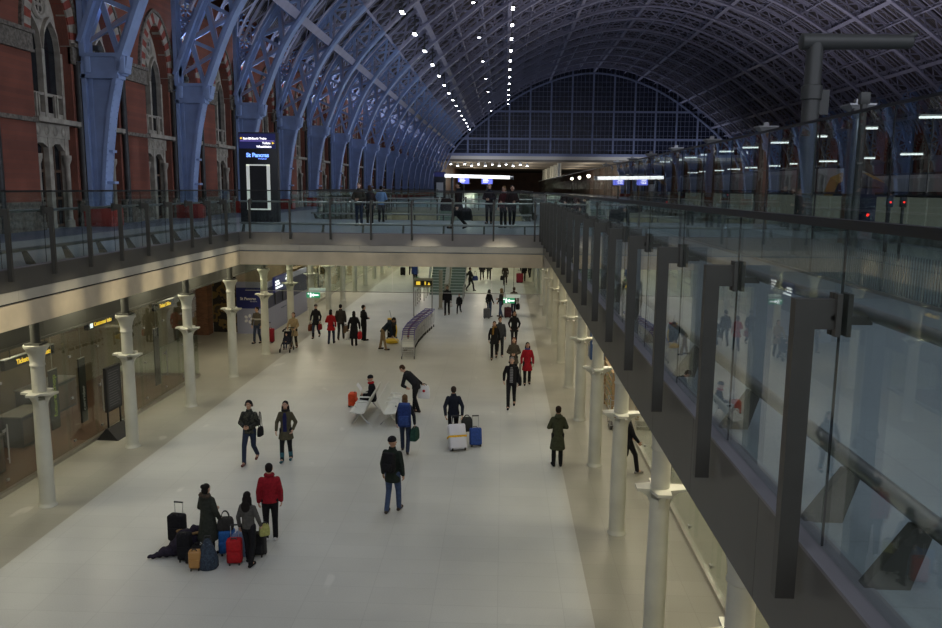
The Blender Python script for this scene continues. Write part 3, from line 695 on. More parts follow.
# ================================================================== the shed: brick wall with gothic windows
HW = 13.4                                             # wall height above the deck
AO, AW, SILL, SPR, APX = 1.62, 1.296, 3.95, 6.75, 9.1            # half width of a bay arch, sill, spring, apex
def arch_w(u): return arch_h(u/.8)
def arch_h(u, a=AO, spr=SPR, apx=APX):                # pointed arch: height at offset u from the centre
    r = ((apx-spr)**2 + a*a)/(2*a); c = a-r
    return spr + math.sqrt(max(0, r*r - (abs(u)-c)**2))
def wall_mesh(x0, depth, ylo, yhi, centers, sgn):
    m = MB(); cs = sorted(centers); prev = ylo
    def quad(a, b, c, d): m.add([a, b, c, d], [(0, 1, 2, 3)])
    def seg(y0, y1, f0, f1):                          # front face between bottom curve and wall top
        quad((x0, y0, D+f0), (x0, y1, D+f1), (x0, y1, D+HW), (x0, y0, D+HW))
    for c in cs:
        seg(prev, c-AW, 0, 0)
        us = [-AW + 2*AW*i/14 for i in range(15)]
        hs = [arch_w(u) for u in us]
        for i in range(14):
            seg(c+us[i], c+us[i+1], hs[i], hs[i+1])
            quad((x0, c+us[i], D+hs[i]), (x0-depth*sgn, c+us[i], D+hs[i]), (x0-depth*sgn, c+us[i+1], D+hs[i+1]), (x0, c+us[i+1], D+hs[i+1]))
        for u in (-AW, AW): quad((x0, c+u, D), (x0-depth*sgn, c+u, D), (x0-depth*sgn, c+u, D+SPR), (x0, c+u, D+SPR))
        prev = c+AW
    seg(prev, yhi, 0, 0)
    xb = x0-depth*sgn
    quad((xb, ylo, D), (xb, yhi, D), (xb, yhi, D+HW), (xb, ylo, D+HW)); quad((x0, ylo, D+HW), (x0, yhi, D+HW), (xb, yhi, D+HW), (xb, ylo, D+HW))
    return m
bays = [YR0 + RS*k for k in range(-4, 18)]
WC = [b + s for b in bays for s in (RS/2-2.65, RS/2+2.65)]
struct('wall_left', wall_mesh(WALLX, .75, bays[0], YEND, WC, 1), K['brick'], 'red brick gothic side wall of the train shed', 'wall')
WALLR = 2*XC - WALLX
struct('wall_right', wall_mesh(WALLR, .75, bays[0], YEND, WC, -1), K['brick'], 'red brick side wall across the platforms', 'wall')
struct('wall_near', MB().b2((WALLX-1, -30.6, D), (60, -30, D+9.5)), K['brick'], 'red brick end wall behind the camera', 'wall')
# string courses
m = MB()
def course(h0, h1, out):
    m.b2((WALLX-.1, bays[0], D+h0), (WALLX+out, YEND, D+h1))
def course_piers(h0, h1, out):
    p = bays[0]
    for c in sorted(WC):
        m.b2((WALLX-.1, p, D+h0), (WALLX+out, c-AW, D+h1)); p = c+AW
    m.b2((WALLX-.1, p, D+h0), (WALLX+out, YEND, D+h1))
course_piers(6.2, 6.72, .10); course_piers(6.72, 6.86, .2); course_piers(6.1, 6.2, .15); course_piers(0, .9, .12); course_piers(.9, 1.0, .16); course_piers(3.75, 3.9, .14)
course(10.6, 10.78, .18); course(12.9, 13.4, .35); course(12.6, 12.75, .2)
struct('trim_9', m, K['stonedark'], 'carved stone string courses on the red brick wall', 'trim')

def gothic_parts():
    P = []
    x = -.42                                            # depth of the stone screen behind the wall face
    st = MB()
    def yz(poly, a, b): st.prism(poly, 'x', a, b)
    # jambs and mullion of the lancets
    for yy, w in ((-1.5, .2), (0, .22), (1.5, .2)): st.b2((x-.12, yy-w/2, SILL), (x+.12, yy+w/2, SPR-.3))
    for s in (-1, 1):
        for k in range(10):                             # lancet heads
            def lan(u): return arch_h(u, .68, SPR-.35, SPR+.75)
            u0, u1 = -.68+1.36*k/10, -.68+1.36*(k+1)/10; c = s*.75
            st.prism([(c+u0, lan(u0)), (c+u1, lan(u1)), (c+u1, lan(u1)+.16), (c+u0, lan(u0)+.16)], 'x', x-.12, x+.12)
    # tracery plate above the lancets up to the big arch
    for k in range(16):
        u0, u1 = -AO+2*AO*k/16, -AO+2*AO*(k+1)/16
        def low(u): return arch_h(abs(u)-.75, .7, SPR-.3, SPR+.85) if abs(abs(u)-.75) < .69 else SPR-.3
        l0, l1 = min(low(u0), arch_h(u0)), min(low(u1), arch_h(u1))
        st.add([(x-.02, u0, l0), (x-.02, u1, l1), (x-.02, u1, arch_h(u1)+.02), (x-.02, u0, arch_h(u0)+.02)], [(0, 1, 2, 3)])
    st.ring((x+.05, 0, SPR+1.25), .45, .10, 'x', 18, 6)
    for a in range(4): st.ring((x+.04, .19*math.cos(a*PI/2+.78), SPR+1.25+.19*math.sin(a*PI/2+.78)), .16, .045, 'x', 12, 5)
    # sill, panel and lower doorway surround
    st.b2((x-.3, -AO-.15, SILL-.15), (.2, AO+.15, SILL+.02)).b2((x-.2, -AO, 3.3), (x+.2, AO, SILL-.15))
    for k in range(4): st.ring((x+.2, -1.05+.7*k, 3.55), .16, .04, 'x', 10, 4)
    for yy in (-1.42, 0, 1.42): st.b2((x-.15, yy-.16, 0), (x+.15, yy+.16, 3.3))
    for yy in (-1.42, 1.42): st.lathe((x+.2, yy*.86, 0), [(.16, 0), (.16, .25), (.10, .3), (.10, 2.35), (.18, 2.55), (.18, 2.7)], 10)
    for s in (-1, 1):
        st.prism([(s*.16, 3.3), (s*.16, 2.95), (s*.5, 3.1), (s*.9, 3.1), (s*1.26, 2.85), (s*1.26, 3.3)], 'x', x-.12, x+.12)
    for yy in (-.85, -.65, .65, .85): st.b2((x+.08, yy-.05, SILL), (x+.16, yy+.05, SILL+.9))
    st.b2((x-.1, -1.5, SILL), (x+.1, 1.5, SILL+.25)).b2((x-.1, -1.4, SILL+.85), (x+.1, 1.4, SILL+.95))
    SQ = lambda v: V((v.x, v.y*.8, v.z)); P.append(('stone_tracery', st.xf(SQ), ['stone']))
    gl = MB().b2((x-.14, -1.45, 0), (x-.1, 1.45, 3.3)).b2((x-.14, -1.5, SILL), (x-.1, 1.5, SPR-.3))
    for k in range(12):
        for s in (-1, 1):
            u0, u1 = -.66+1.32*k/12, -.66+1.32*(k+1)/12; c = s*.75
            f = lambda u: arch_h(u, .68, SPR-.35, SPR+.75)
            gl.add([(x-.1, c+u0, SPR-.32), (x-.1, c+u1, SPR-.32), (x-.1, c+u1, f(u1)), (x-.1, c+u0, f(u0))], [(0, 1, 2, 3)])
    gl.ell((x+.0, 0, SPR+1.25), (.02, .34, .34))
    P.append(('leaded_glass', gl.xf(SQ), ['darkglass']))
    wd = MB()
    for yy in (-1.25, -.72, -.2, .2, .72, 1.25): wd.b2((x-.1, yy-.035, 0), (x-.05, yy+.035, 3.1))
    for z in (.08, 1.1, 2.1): wd.b2((x-.1, -1.25, z-.05), (x-.05, 1.25, z+.05))
    P.append(('timber_frame', wd.xf(SQ), ['wood']))
    vo = MB(); n = 22; ro = .5
    # striped voussoirs following the pointed arch
    pts = [(-AW + 2*AW*i/60) for i in range(61)]
    path = [V((0, u, arch_w(u))) for u in pts]; path = [V((0, -AW, SPR-.02))] + path + [V((0, AW, SPR-.02))]
    ln = [0]
    for i in range(1, len(path)): ln.append(ln[-1] + (path[i]-path[i-1]).length)
    def at(s):
        for i in range(1, len(path)):
            if ln[i] >= s or i == len(path)-1:
                t_ = (s-ln[i-1])/max(1e-6, ln[i]-ln[i-1]); return path[i-1].lerp(path[i], min(1, t_)), (path[i]-path[i-1]).normalized()
    for i in range(n):
        s0, s1 = ln[-1]*i/n, ln[-1]*(i+1)/n; q = []
        for s in (s0, s1):
            p, d = at(s); nn = V((0, -d.z, d.y)); q.append((p, p + nn*ro))
        a, b, c, d = q[0][0], q[1][0], q[1][1], q[0][1]
        vs = []
        for xx in (-.35, .06):
            for p in (a, b, c, d): vs.append((xx, p.y, p.z))
        vo.add(vs, [(0, 1, 2, 3), (7, 6, 5, 4), (0, 4, 5, 1), (1, 5, 6, 2), (2, 6, 7, 3), (3, 7, 4, 0)], i % 2)
    P.append(('voussoir_arch', vo, ['vous', 'stone']))
    hm = MB()
    for i in range(40):
        p0, d0 = at(ln[-1]*i/40); p1, d1 = at(ln[-1]*(i+1)/40)
        q0 = p0 + V((0, -d0.z, d0.y))*(ro+.06); q1 = p1 + V((0, -d1.z, d1.y))*(ro+.06)
        hm.bar(q0+V((.06, 0, 0)), q1+V((.06, 0, 0)), .14, .12, (1, 0, 0))
    P.append(('hood_mould', hm, ['stonedark']))
    for yy in (AW+.26,): P.append(('dark_shaft', MB().lathe((.1, yy, 0), [(.17, 0), (.13, .3), (.13, 6.05), (.2, 6.2)], 10), ['shaft']))
    return [(n_, m_.mesh(n_, [K[k] for k in ks])) for n_, m_, ks in P]
GP = gothic_parts()
vis = [c for c in WC if c > 20]
for i, c in enumerate(vis):
    nm = ORD[i] if i < len(ORD) else None
    t = thing('gothic_window', ('stone gothic window with striped arch on the brick wall, %s from the camera' % nm) if nm else 'small stone gothic window far along the brick wall', 'window', (WALLX, c, D), 0, 'gothic windows in the brick wall')
    for n_, me in GP: link(n_, me, t)
rv = [c for c in WC if 20 < c < 130]
for c in rv:
    t = thing('gothic_window', 'stone gothic window in the brick wall across the platforms', 'window', (WALLR, c, D), PI, 'gothic windows across the platforms')
    for n_, me in GP[:5]: link(n_, me, t)

# ================================================================== the vault
PR = [(35.85, 6.3), (34.8, 8.85), (33.85, 10.6), (32.0, 12.9), (28.9, 15.8), (25.5, 18.5), (21.2, 21.7), (17.0, 24.3), (12.8, 26.3), (6.5, 28.4), (0, 29.2)]
def cr(P, n):
    out = []; Q = [(2*P[0][0]-P[1][0], 2*P[0][1]-P[1][1])] + P + [(-P[-2][0], P[-2][1])]
    for i in range(1, len(Q)-2):
        for k in range(n):
            t_ = k/n; a, b, c, d = Q[i-1], Q[i], Q[i+1], Q[i+2]
            out.append(tuple(.5*((2*b[j]) + (-a[j]+c[j])*t_ + (2*a[j]-5*b[j]+4*c[j]-d[j])*t_*t_ + (-a[j]+3*b[j]-3*c[j]+d[j])*t_**3) for j in (0, 1)))
    out.append(P[-1]); return out
half = cr(PR, 8)
full = [(-w_, h_) for w_, h_ in half] + [(w_, h_) for w_, h_ in reversed(half[:-1])]     # from the brick wall side over the crown
AR = [V((XC+w_, 0, D+h_)) for w_, h_ in full]
AL = [0]
for i in range(1, len(AR)): AL.append(AL[-1] + (AR[i]-AR[i-1]).length)
def arc(s, off=0.):
    s = max(0, min(AL[-1], s)); i = 1
    while i < len(AL)-1 and AL[i] < s: i += 1
    k = (s-AL[i-1])/(AL[i]-AL[i-1]); p = AR[i-1].lerp(AR[i], k)
    d0 = (AR[min(i+1, len(AR)-1)]-AR[i-1]).normalized(); d1 = (AR[i]-AR[max(i-2, 0)]).normalized(); d = (d1.lerp(d0, k)).normalized()
    return p + V((-d.z, 0, d.x))*off, d
TOT = AL[-1]
def s_of_w(w_):
    for i in range(len(AR)-1):
        a, b = AR[i].x-XC, AR[i+1].x-XC
        if a <= w_ <= b: return AL[i] + (AL[i+1]-AL[i])*(w_-a)/(b-a)
def arc_bar(m, off, wy, hn, s0=0, s1=None, n=90, mi=0, y=0):
    s1 = TOT if s1 is None else s1; rs = []
    for i in range(n+1):
        p, d = arc(s0+(s1-s0)*i/n, off); nn = V((-d.z, 0, d.x))
        rs.append([p+V((0, y+a*wy/2, 0))+nn*b*hn/2 for a, b in ((-1, -1), (1, -1), (1, 1), (-1, 1))])
    return m.rings(rs, mi)
DEP = 1.75
lower = arc_bar(MB(), .12, .62, .12).xf(lambda v: v); arc_bar(lower, .26, .2, .2)
upper = arc_bar(MB(), DEP, .62, .14); arc_bar(upper, DEP-.16, .2, .2)
lat = MB(); NB = 46
for i in range(NB):
    a, b = TOT*i/NB, TOT*(i+1)/NB; up = (0, 1, 0)
    lat.bar(arc(a, .2)[0], arc(b, DEP-.1)[0], .14, .09, up); lat.bar(arc(a, DEP-.1)[0], arc(b, .2)[0], .14, .09, up)
# rib pier at the brick wall (local: x = w from the wall face)
def pier_parts():
    def X(w_): return XC-w_
    web = MB(); inner = [(36.82, .7), (36.78, 1.6), (36.62, 3.0), (36.40, 4.4), (36.12, 5.6), (35.9, 6.25)]
    web.prism([(X(37.4), .7)] + [(X(a), b) for a, b in inner] + [(X(37.4), 6.25)], 'y', -.14, .14)
    for i in range(len(inner)-1):
        a, b = inner[i], inner[i+1]; web.bar((X(a[0])-.05, 0, a[1]), (X(b[0])-.05, 0, b[1]), .62, .14, (1, 0, 0))
    web.b2((X(37.7), -.2, .7), (X(37.4), .2, 6.25)).b2((X(37.45), -.3, .7), (X(37.3), .3, 6.25)).b2((X(37.2), -.2, .7), (X(37.1), .2, 6.25))
    for z in (1.7, 2.9, 4.1, 5.3):
        web.b2((X(37.6), -.17, z-.05), (X(36.45), .17, z+.05))
    rv_ = web
    for i in range(len(inner)-1):
        a, b = inner[i], inner[i+1]; n = 6
        for k in range(n):
            p = (a[0]+(b[0]-a[0])*k/n, a[1]+(b[1]-a[1])*k/n)
            for yy in (-.24, .24): rv_.box((X(p[0])+.02, yy, p[1]), (.05, .05, .05))
    col = MB()
    col.prism([(X(37.45), 5.75), (X(36.0)+.12, 5.75), (X(35.85)+.12, 6.0), (X(35.8)+.16, 6.45), (X(37.45), 6.45)], 'y', -.24, .24)
    col.rbox((X(35.95), 0, 6.15), (.44, .62, .7), .1).rbox((X(37.25), 0, 6.15), (.34, .62, .7), .1)
    col.b2((X(37.4), -.3, 6.42), (X(35.8), .3, 6.56)).b2((X(37.6), -.3, 5.62), (X(36.0), .3, 5.78))
    pl = MB().rbox((X(37.15), 0, .36), (1.35, 1.0, .72), .04)
    pst = MB().b2((X(37.5), -.25, 6.45), (X(37.3), .25, 13.3)).b2((X(37.3), -.12, 6.45), (X(37.15), .12, 13.3))
    scr = MB()
    def scroll(w_, h_, r):
        scr.ring((X(w_), 0, h_), r, .065, 'y', 20, 5)
        for k in range(6): scr.ring((X(w_)+r*.55*math.cos(k*PI/3), 0, h_+r*.55*math.sin(k*PI/3)), r*.33, .045, 'y', 10, 4)
    for w_, h_, r in ((36.95, 9.25, .24), (36.88, 10.0, .42), (36.6, 11.15, .66), (36.25, 12.5, .62), (35.1, 12.75, .42), (37.2, 12.9, .2), (37.1, 11.95, .18)): scroll(w_, h_, r)
    scr.b2((X(37.4), -.15, 13.1), (X(33.6), .15, 13.45)).bar((X(37.3), 0, 8.6), (X(33.6), 0, 13.2), .12, .12, (0, 1, 0))
    return [('pier', web, 'iron'), ('collar', col, 'iron'), ('plinth', pl, 'redpl'), ('wall_post', pst, 'iron'), ('scrollwork', scr, 'iron')]
PP = [(n, m.mesh(n, K[k])) for n, m, k in pier_parts()]
PPm = [(n, m.xf(lambda v: V((2*XC-v.x, v.y, v.z))).mesh(n, K[k])) for n, m, k in pier_parts()]
ML, MU, MX = lower.mesh('lower_chord', K['ironroof']), upper.mesh('upper_chord', K['ironroof']), lat.mesh('lattice', K['ironroof'])
# the lowest stretch of each chord is painted the same strong blue as the pier
SLOW = s_of_w(-31.0)
lo2 = arc_bar(arc_bar(MB(), .12, .66, .16, 0, SLOW, 20), .27, .24, .22, 0, SLOW, 20); up2 = arc_bar(arc_bar(MB(), DEP, .66, .18, 0, SLOW, 20), DEP-.16, .24, .22, 0, SLOW, 20)
lt2 = MB(); n2 = 5
for i in range(n2):
    a, b = SLOW*i/n2, SLOW*(i+1)/n2
    lt2.bar(arc(a, .2)[0], arc(b, DEP-.1)[0], .2, .1, (0, 1, 0)); lt2.bar(arc(b, .2)[0], arc(b, DEP-.1)[0], .18, .1, (0, 1, 0)); lt2.bar(arc(a, DEP-.1)[0], arc(b, .2)[0], .16, .08, (0, 1, 0))
for mb_ in (lo2, up2, lt2): pass
haunch = lo2; haunch.add(up2.v, up2.f); haunch.add(lt2.v, lt2.f)
MH = haunch.mesh('haunch', K['iron'])
MHr = MB().add([(2*XC-v[0], v[1], v[2]) for v in haunch.v], haunch.f).mesh('haunch', K['iron'])
kk = 0
for k in range(-3, 19):
    y = YR0 + RS*k
    if k < 0: lab = 'blue lattice roof rib above and behind the camera'; grp = 'roof ribs over the camera'
    else: lab = 'blue iron lattice roof rib with solid pier, %s beyond the near balustrade' % ORD[k]; grp = 'blue roof ribs'
    t = thing('roof_rib', lab, 'roof rib', (0, y, 0), 0, grp)
    for n, me in PP: link(n, me, t, (0, 0, D))
    for n, me in PPm: link(n, me, t, (0, 0, D))
    link('lower_chord', ML, t); link('upper_chord', MU, t); link('lattice', MX, t); link('haunch', MH, t); link('haunch', MHr, t)
    if True:
        for j in range(1, 4):
            if j == 1 and k == -3:
                rm = arc_bar(MB(), DEP-.05, .24, .1, 3, TOT-3); arc_bar(rm, DEP-.55, .2, .08, 3, TOT-3)
                for i in range(90):
                    a, b = 3+(TOT-6)*i/90, 3+(TOT-6)*(i+1)/90
                    p, q = (DEP-.08, DEP-.52) if i % 2 else (DEP-.52, DEP-.08)
                    rm.bar(arc(a, p)[0], arc(b, q)[0], .05, .06, (0, 1, 0))
                RM = rm.mesh('roof_rafter', K['ironroof'])
            o = link('roof_rafter', RM, None, (0, y+RS*j/4, 0))
            tag(o, 'slim blue grey lattice rafter spanning the vault between two deep ribs', 'rafter', 'slim roof rafters', 'structure')
Y0R = YR0 - 3*RS
def purlin(s, major):
    m = MB(); p1, d = arc(s, DEP-.1); nn = V((-d.z, 0, d.x)); p0, _ = arc(s, .35 if major else DEP-.75)
    w1 = .36 if major else .14
    m.bar(p1+V((0, Y0R, 0)), p1+V((0, YEND, 0)), w1, .12, nn); m.bar(p0+V((0, Y0R, 0)), p0+V((0, YEND, 0)), w1*1.4, .1, nn)
    st = RS/6 if major else RS/4; n = int(round((YEND-Y0R)/st))
    for i in range(n):
        a, b = Y0R+i*st, Y0R+(i+1)*st; q = (p0, p1) if i % 2 else (p1, p0)
        m.bar(q[0]+V((0, a, 0)), q[1]+V((0, b, 0)), .07, .07, d)
    return m.mesh('roof_purlin', K['ironroof'])
MAJ = [-33.3, -28.4, -20.7, -10.4, 0, 10.4, 20.7, 28.4, 33.3]
ss = [s_of_w(w_) for w_ in MAJ]
for i, s in enumerate(ss):
    o = link('roof_purlin', purlin(s, True)); tag(o, 'long trussed purlin along the vault, %s from the brick wall side' % ORD[i], 'purlin', 'long roof purlins', 'structure')
for a, b in zip(ss[:-1], ss[1:]):
    n = max(2, round((b-a)/3.6))
    for j in range(1, n):
        o = link('roof_purlin', purlin(a+(b-a)*j/n, False)); tag(o, 'thin secondary purlin running along the vault between the deep purlins', 'purlin', 'thin roof purlins', 'structure')
# roof covering
m = MB(); n = 80; s0 = s_of_w(-34.2); s1 = TOT-s0
for i in range(n):
    a, b = arc(s0+(s1-s0)*i/n, DEP+.25)[0], arc(s0+(s1-s0)*(i+1)/n, DEP+.25)[0]
    m.add([(a.x, Y0R-1, a.z), (a.x, YEND+.5, a.z), (b.x, YEND+.5, b.z), (b.x, Y0R-1, b.z)], [(0, 1, 2, 3)])
a = arc(s0, DEP+.25)[0]
m.add([(WALLX-.7, Y0R-1, D+HW), (WALLX-.7, YEND+.5, D+HW), (a.x, YEND+.5, a.z), (a.x, Y0R-1, a.z)], [(0, 1, 2, 3)])
a = arc(s1, DEP+.25)[0]
m.add([(WALLR+.7, Y0R-1, D+HW), (WALLR+.7, YEND+.5, D+HW), (a.x, YEND+.5, a.z), (a.x, Y0R-1, a.z)], [(0, 3, 2, 1)])
struct('ceiling', m, K['skin_roof'], 'boarded and glazed vault of the train shed roof', 'roof')

# gable screen
GB = 16.0                                             # its foot
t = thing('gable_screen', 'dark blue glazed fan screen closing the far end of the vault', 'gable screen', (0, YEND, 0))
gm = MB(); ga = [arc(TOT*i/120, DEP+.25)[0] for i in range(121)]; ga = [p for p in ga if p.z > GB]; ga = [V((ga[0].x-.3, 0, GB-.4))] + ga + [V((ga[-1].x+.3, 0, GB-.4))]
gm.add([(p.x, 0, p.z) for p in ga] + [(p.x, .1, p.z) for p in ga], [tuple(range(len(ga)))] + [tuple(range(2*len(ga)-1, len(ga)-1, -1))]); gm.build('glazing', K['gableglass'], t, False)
def top_at(x):
    for i in range(len(ga)-1):
        if ga[i].x <= x <= ga[i+1].x: return ga[i].z + (ga[i+1].z-ga[i].z)*(x-ga[i].x)/(ga[i+1].x-ga[i].x)
    return GB
mm = MB(); fb = MB(); xs = ga[0].x; xe = ga[-1].x; st = 5.05; x = XC - st*6
while x < XC + st*6.5:
    if xs < x < xe: mm.b2((x-.2, -.35, GB), (x+.2, -.02, top_at(x)))
    for j in range(1, 5):
        q = x + st*j/5
        if xs < q < xe: fb.b2((q-.028, -.1, GB), (q+.028, -.02, top_at(q)))
    x += st
for z in (19.7, 26.2):
    pts = [p.x for p in ga if p.z > z]; mm.b2((min(pts), -.3, z-.22), (max(pts), -.02, z+.22))
z = GB+1.1
while z < 34:
    pts = [p.x for p in ga if p.z > z]
    if pts: fb.b2((min(pts), -.09, z-.028), (max(pts), -.02, z+.028))
    z += 1.15
mm.b2((xs, -.6, GB-.5), (xe, .3, GB+.15))
mm.build('mullions', K['gablesteel'], t, False); fb.build('glazing_bars', K['gablesteel'], t, False)
rm = arc_bar(arc_bar(MB(), 0, .5, .35), DEP, .5, .3, y=0); rm.xf(lambda v: v+V((0, -.4, 0))); rm.build('rim', K['gablesteel'], t)

# flat roofed extension beyond the gable
struct('ceiling_extension', MB().b2((-16.4, YEND, 14.2), (59, YEND+140, 14.8)), K['extceil'], 'flat soffit of the extension beyond the gable', 'ceiling')
struct('trim_10', MB().b2((-16.4, YEND-.2, 14.7), (59, YEND+.4, 16.1)), K['extband'], 'pale edge beam under the glazed gable', 'trim')
struct('floor_extension', MB().b2((-17.4, YEND, 5.3), (60, YEND+140, D)), K['deckdark'], 'dark platform floor of the extension', 'floor')
struct('wall_extension', MB().b2((-16.4, YEND+140, D), (59, YEND+141, 14.2)).b2((-16.8, YEND, D), (-16.4, YEND+140, 14.2)).b2((59, YEND, D), (59.4, YEND+140, 14.2)), K['brownwall'], 'dark brown walls of the far extension', 'wall')
em = MB().lathe((0, 0, 0), [(.55, 0), (.5, 8.2)], 12).mesh('extension_column', K['cream'])
for i in range(6): tag(link('extension_column', em, None, (14.0, YEND+8+16*i, D)), 'round pale column under the far extension roof, %s beyond the gable' % ORD[i], 'column', 'extension columns', 'thing')
# downlights of the extension
em1 = MB().lathe((0, 0, 0), [(.16, 0), (.3, .18), (.3, .55), (.1, .75)], 12).mesh('lamp_body', K['white']); em2 = MB().lathe((0, 0, 0), [(.02, -.03), (.27, -.02), (.27, .03)], 12).mesh('lens', K['lampw'])
for i in range(12):
    t = thing('spotlight', 'bright white spotlight in a row under the far extension soffit', 'spotlight', (-13.5+1.75*i, YEND+5, 13.55-.35*(i % 2)), 0, 'extension spotlights')
    link('lamp_body', em1, t); link('lens', em2, t)
    if i % 2: MB().tube([(0, 0, .7), (0, 0, 1.05)], .05).build('stem', K['white'], t)
for i in range(4):  # unseen point lamps added to brighten the extension soffit
    for j in range(3):
        pl_ = bpy.data.lights.new('lamp', 'POINT'); pl_.energy = 900; pl_.color = (1, .88, .7); pl_.shadow_soft_size = .3; po = bpy.data.objects.new('lamp', pl_); C.objects.link(po); po.location = (-10+16*i, YEND+12+26*j, 11)
# bar and blue screens across the deck in the distance
t = thing('light_beam', 'long lit white tube sign over the distant concourse entrance', 'light', (-3.3, 99, 0))
MB().tube([(-3.9, 0, 9.1), (4.0, 0, 8.95)], .2, 12).build('lit_tube', K['lampt'], t); MB().tube([(4.0, 0, 8.95), (4.45, 0, 8.94)], .22, 12).build('end_cap', K['steellt'], t); MB().tube([(-3.0, 0, D), (-3.0, 0, 9.0)], .16, 12).build('pole', K['mastgrey'], t)
for i, (x, y) in enumerate(((-5.0, 101), (-2.1, 101))):
    t = thing('departure_screen', 'small lit blue departure screen under the distant light tube, %s one from the brick wall' % ORD[i], 'screen', (x, y, D))
    MB().b2((-.75, -.1, 2.1), (.75, .1, 3.15)).build('casing', K['black'], t, False); MB().b2((-.68, -.11, 2.17), (.68, -.1, 3.08)).build('display', K['scr'], t, False)
    MB().tube([(0, 0, 0), (0, 0, 2.1)], .09).build('pole', K['mastgrey'], t)
    rr = MB()
    for q in range(4): rr.b2((-.5, -.115, 2.35+q*.17), (.1+.1*(q % 2), -.11, 2.42+q*.17))
    rr.build('text_rows', K['txtw'], t, False)

def totem(name, label, x, y, big):
    t = thing(name, label, 'totem sign', (x, y, D), 0)
    MB().rbox((0, 0, 1.97), (1.68, .42, 3.94), .02).build('casing', mat('charcoal_casing', (.035, .036, .038), .4, .3), t)
    MB().b2((-.8, -.222, 3.24), (.8, -.205, 3.88)).build('header_display', K['scrdark'], t, False)
    if not big: 
        MB().b2((-.5, -.23, .3), (.5, -.21, 2.4)).build('poster_case', K['white'], t, False); return t
    text('line_lettering', 'East Midlands Trains', .125, K['txtw'], t, (-.62, -.235, 3.63), (PI/2, 0, 0), bold=.02)
    MB().b2((-.75, -.228, 3.64), (-.67, -.222, 3.72)).build('yellow_arrow', K['txty'], t, False)
    MB().b2((-.76, -.226, 3.555), (.76, -.222, 3.575)).build('divider', mat('violet_line', (.2, .15, .5), .5, emit=(.3, .22, .8), es=.9), t, False)
    text('line_lettering', 'Toilets', .13, K['txtw'], t, (.58, -.235, 3.43), (PI/2, 0, 0), 'RIGHT', bold=.02)
    text('line_lettering', 'Wheelchairs', .13, K['txtw'], t, (.62, -.235, 3.28), (PI/2, 0, 0), 'RIGHT', bold=.02)
    MB().prism([(.65, 3.42), (.76, 3.47), (.65, 3.53)], 'y', -.228, -.222).build('yellow_arrow', K['txty'], t, False)
    text('logo_lettering', 'St Pancras', .24, K['txtb'], t, (-.5, -.222, 2.88), (PI/2, 0, 0), bold=.03)
    text('small_lettering', 'International', .07, K['txtb'], t, (.03, -.222, 2.78), (PI/2, 0, 0))
    m = MB().b2((-.52, -.24, .62), (-.38, -.2, 2.55)).b2((.38, -.24, .62), (.52, -.2, 2.55)).b2((-.52, -.24, 2.5), (.52, -.2, 2.56)).b2((-.52, -.24, .58), (.52, -.2, .64))
    m.build('lit_frame', K['lampside'], t, False); MB().b2((-.38, -.225, .64), (.38, -.205, 2.5)).build('dark_screen', K['black'], t, False)
    MB().b2((-.9, -.25, 0), (.9, .25, .05)).build('base_plate', K['steel'], t, False)
    return t
totem('totem_sign', 'tall charcoal totem sign with blue station lettering beside the footbridge', -10.78, 35.6, True)
totem('totem_sign', 'small distant totem sign at the end of the blue ribs', -9.3, 118, False)

# ================================================================== roof floodlights
fb1 = MB().rbox((0, 0, .12), (.34, .5, .24), .05).tube([(0, 0, .24), (0, 0, 1.6)], .03, 6).mesh('lamp_housing', K['mastgrey']); fl1 = MB().lathe((0, 0, 0), [(.02, -.03), (.17, -.02), (.17, .02)], 12).mesh('lens', K['lampw'])
def flood(w_, y, grp, lab, drop=.2):
    p, d = arc(s_of_w(w_), -drop)
    t = thing('floodlight', lab, 'floodlight', (p.x, y, p.z), 0, grp)
    link('lamp_housing', fb1, t); l = link('lens', fl1, t); return p
def area(p, tgt, power, col, sx, sy=None, spread=PI):
    L = bpy.data.lights.new('lamp', 'AREA'); L.energy = power; L.color = col; L.shape = 'RECTANGLE'; L.size = sx; L.size_y = sy or sx; L.spread = spread
    o = bpy.data.objects.new('lamp', L); C.objects.link(o); o.location = p
    o.rotation_euler = (V(tgt)-V(p)).to_track_quat('-Z', 'Y').to_euler()
FLOOD = 1150
COOL = (.86, .93, 1.0)
for x in (-5, 12, 30, 48): area((x, YEND-9, 7), (x, YEND-1, 18), 700, (.75, .82, 1), 1.5)  # unseen area lamps added to light the gable mullions
for i in range(20):
    y = YR0 - 2*RS + RS*i + RS/2
    for dy in (0, 1.1):
        p = flood(-21.3, y+dy, 'floodlights along the upper purlin', 'small white floodlight in the row over the concourse under the vault', 1.2)
    if y > 0: spot((p.x, y, p.z-.5), (-3.5 if i % 2 else -1.5, y-2, 0), FLOOD*(1 if y < 100 else .5), COOL, 1.5)
    for dy in (0, .8):
        p = flood(-29.55, y+2.2+dy, 'floodlights along the lower purlin', 'small white floodlight in the row above the brick wall haunch')
    if y > 0: spot((p.x, y+2.2, p.z-.5), (-6, y+2.2, 0), FLOOD*.55*(1 if y < 100 else .5), COOL, 1.6)
for i in range(8):
    p = flood(-24.6, 62+RS*2*i, 'single floodlights between the purlins', 'lone small floodlight high on the vault between the two rows')

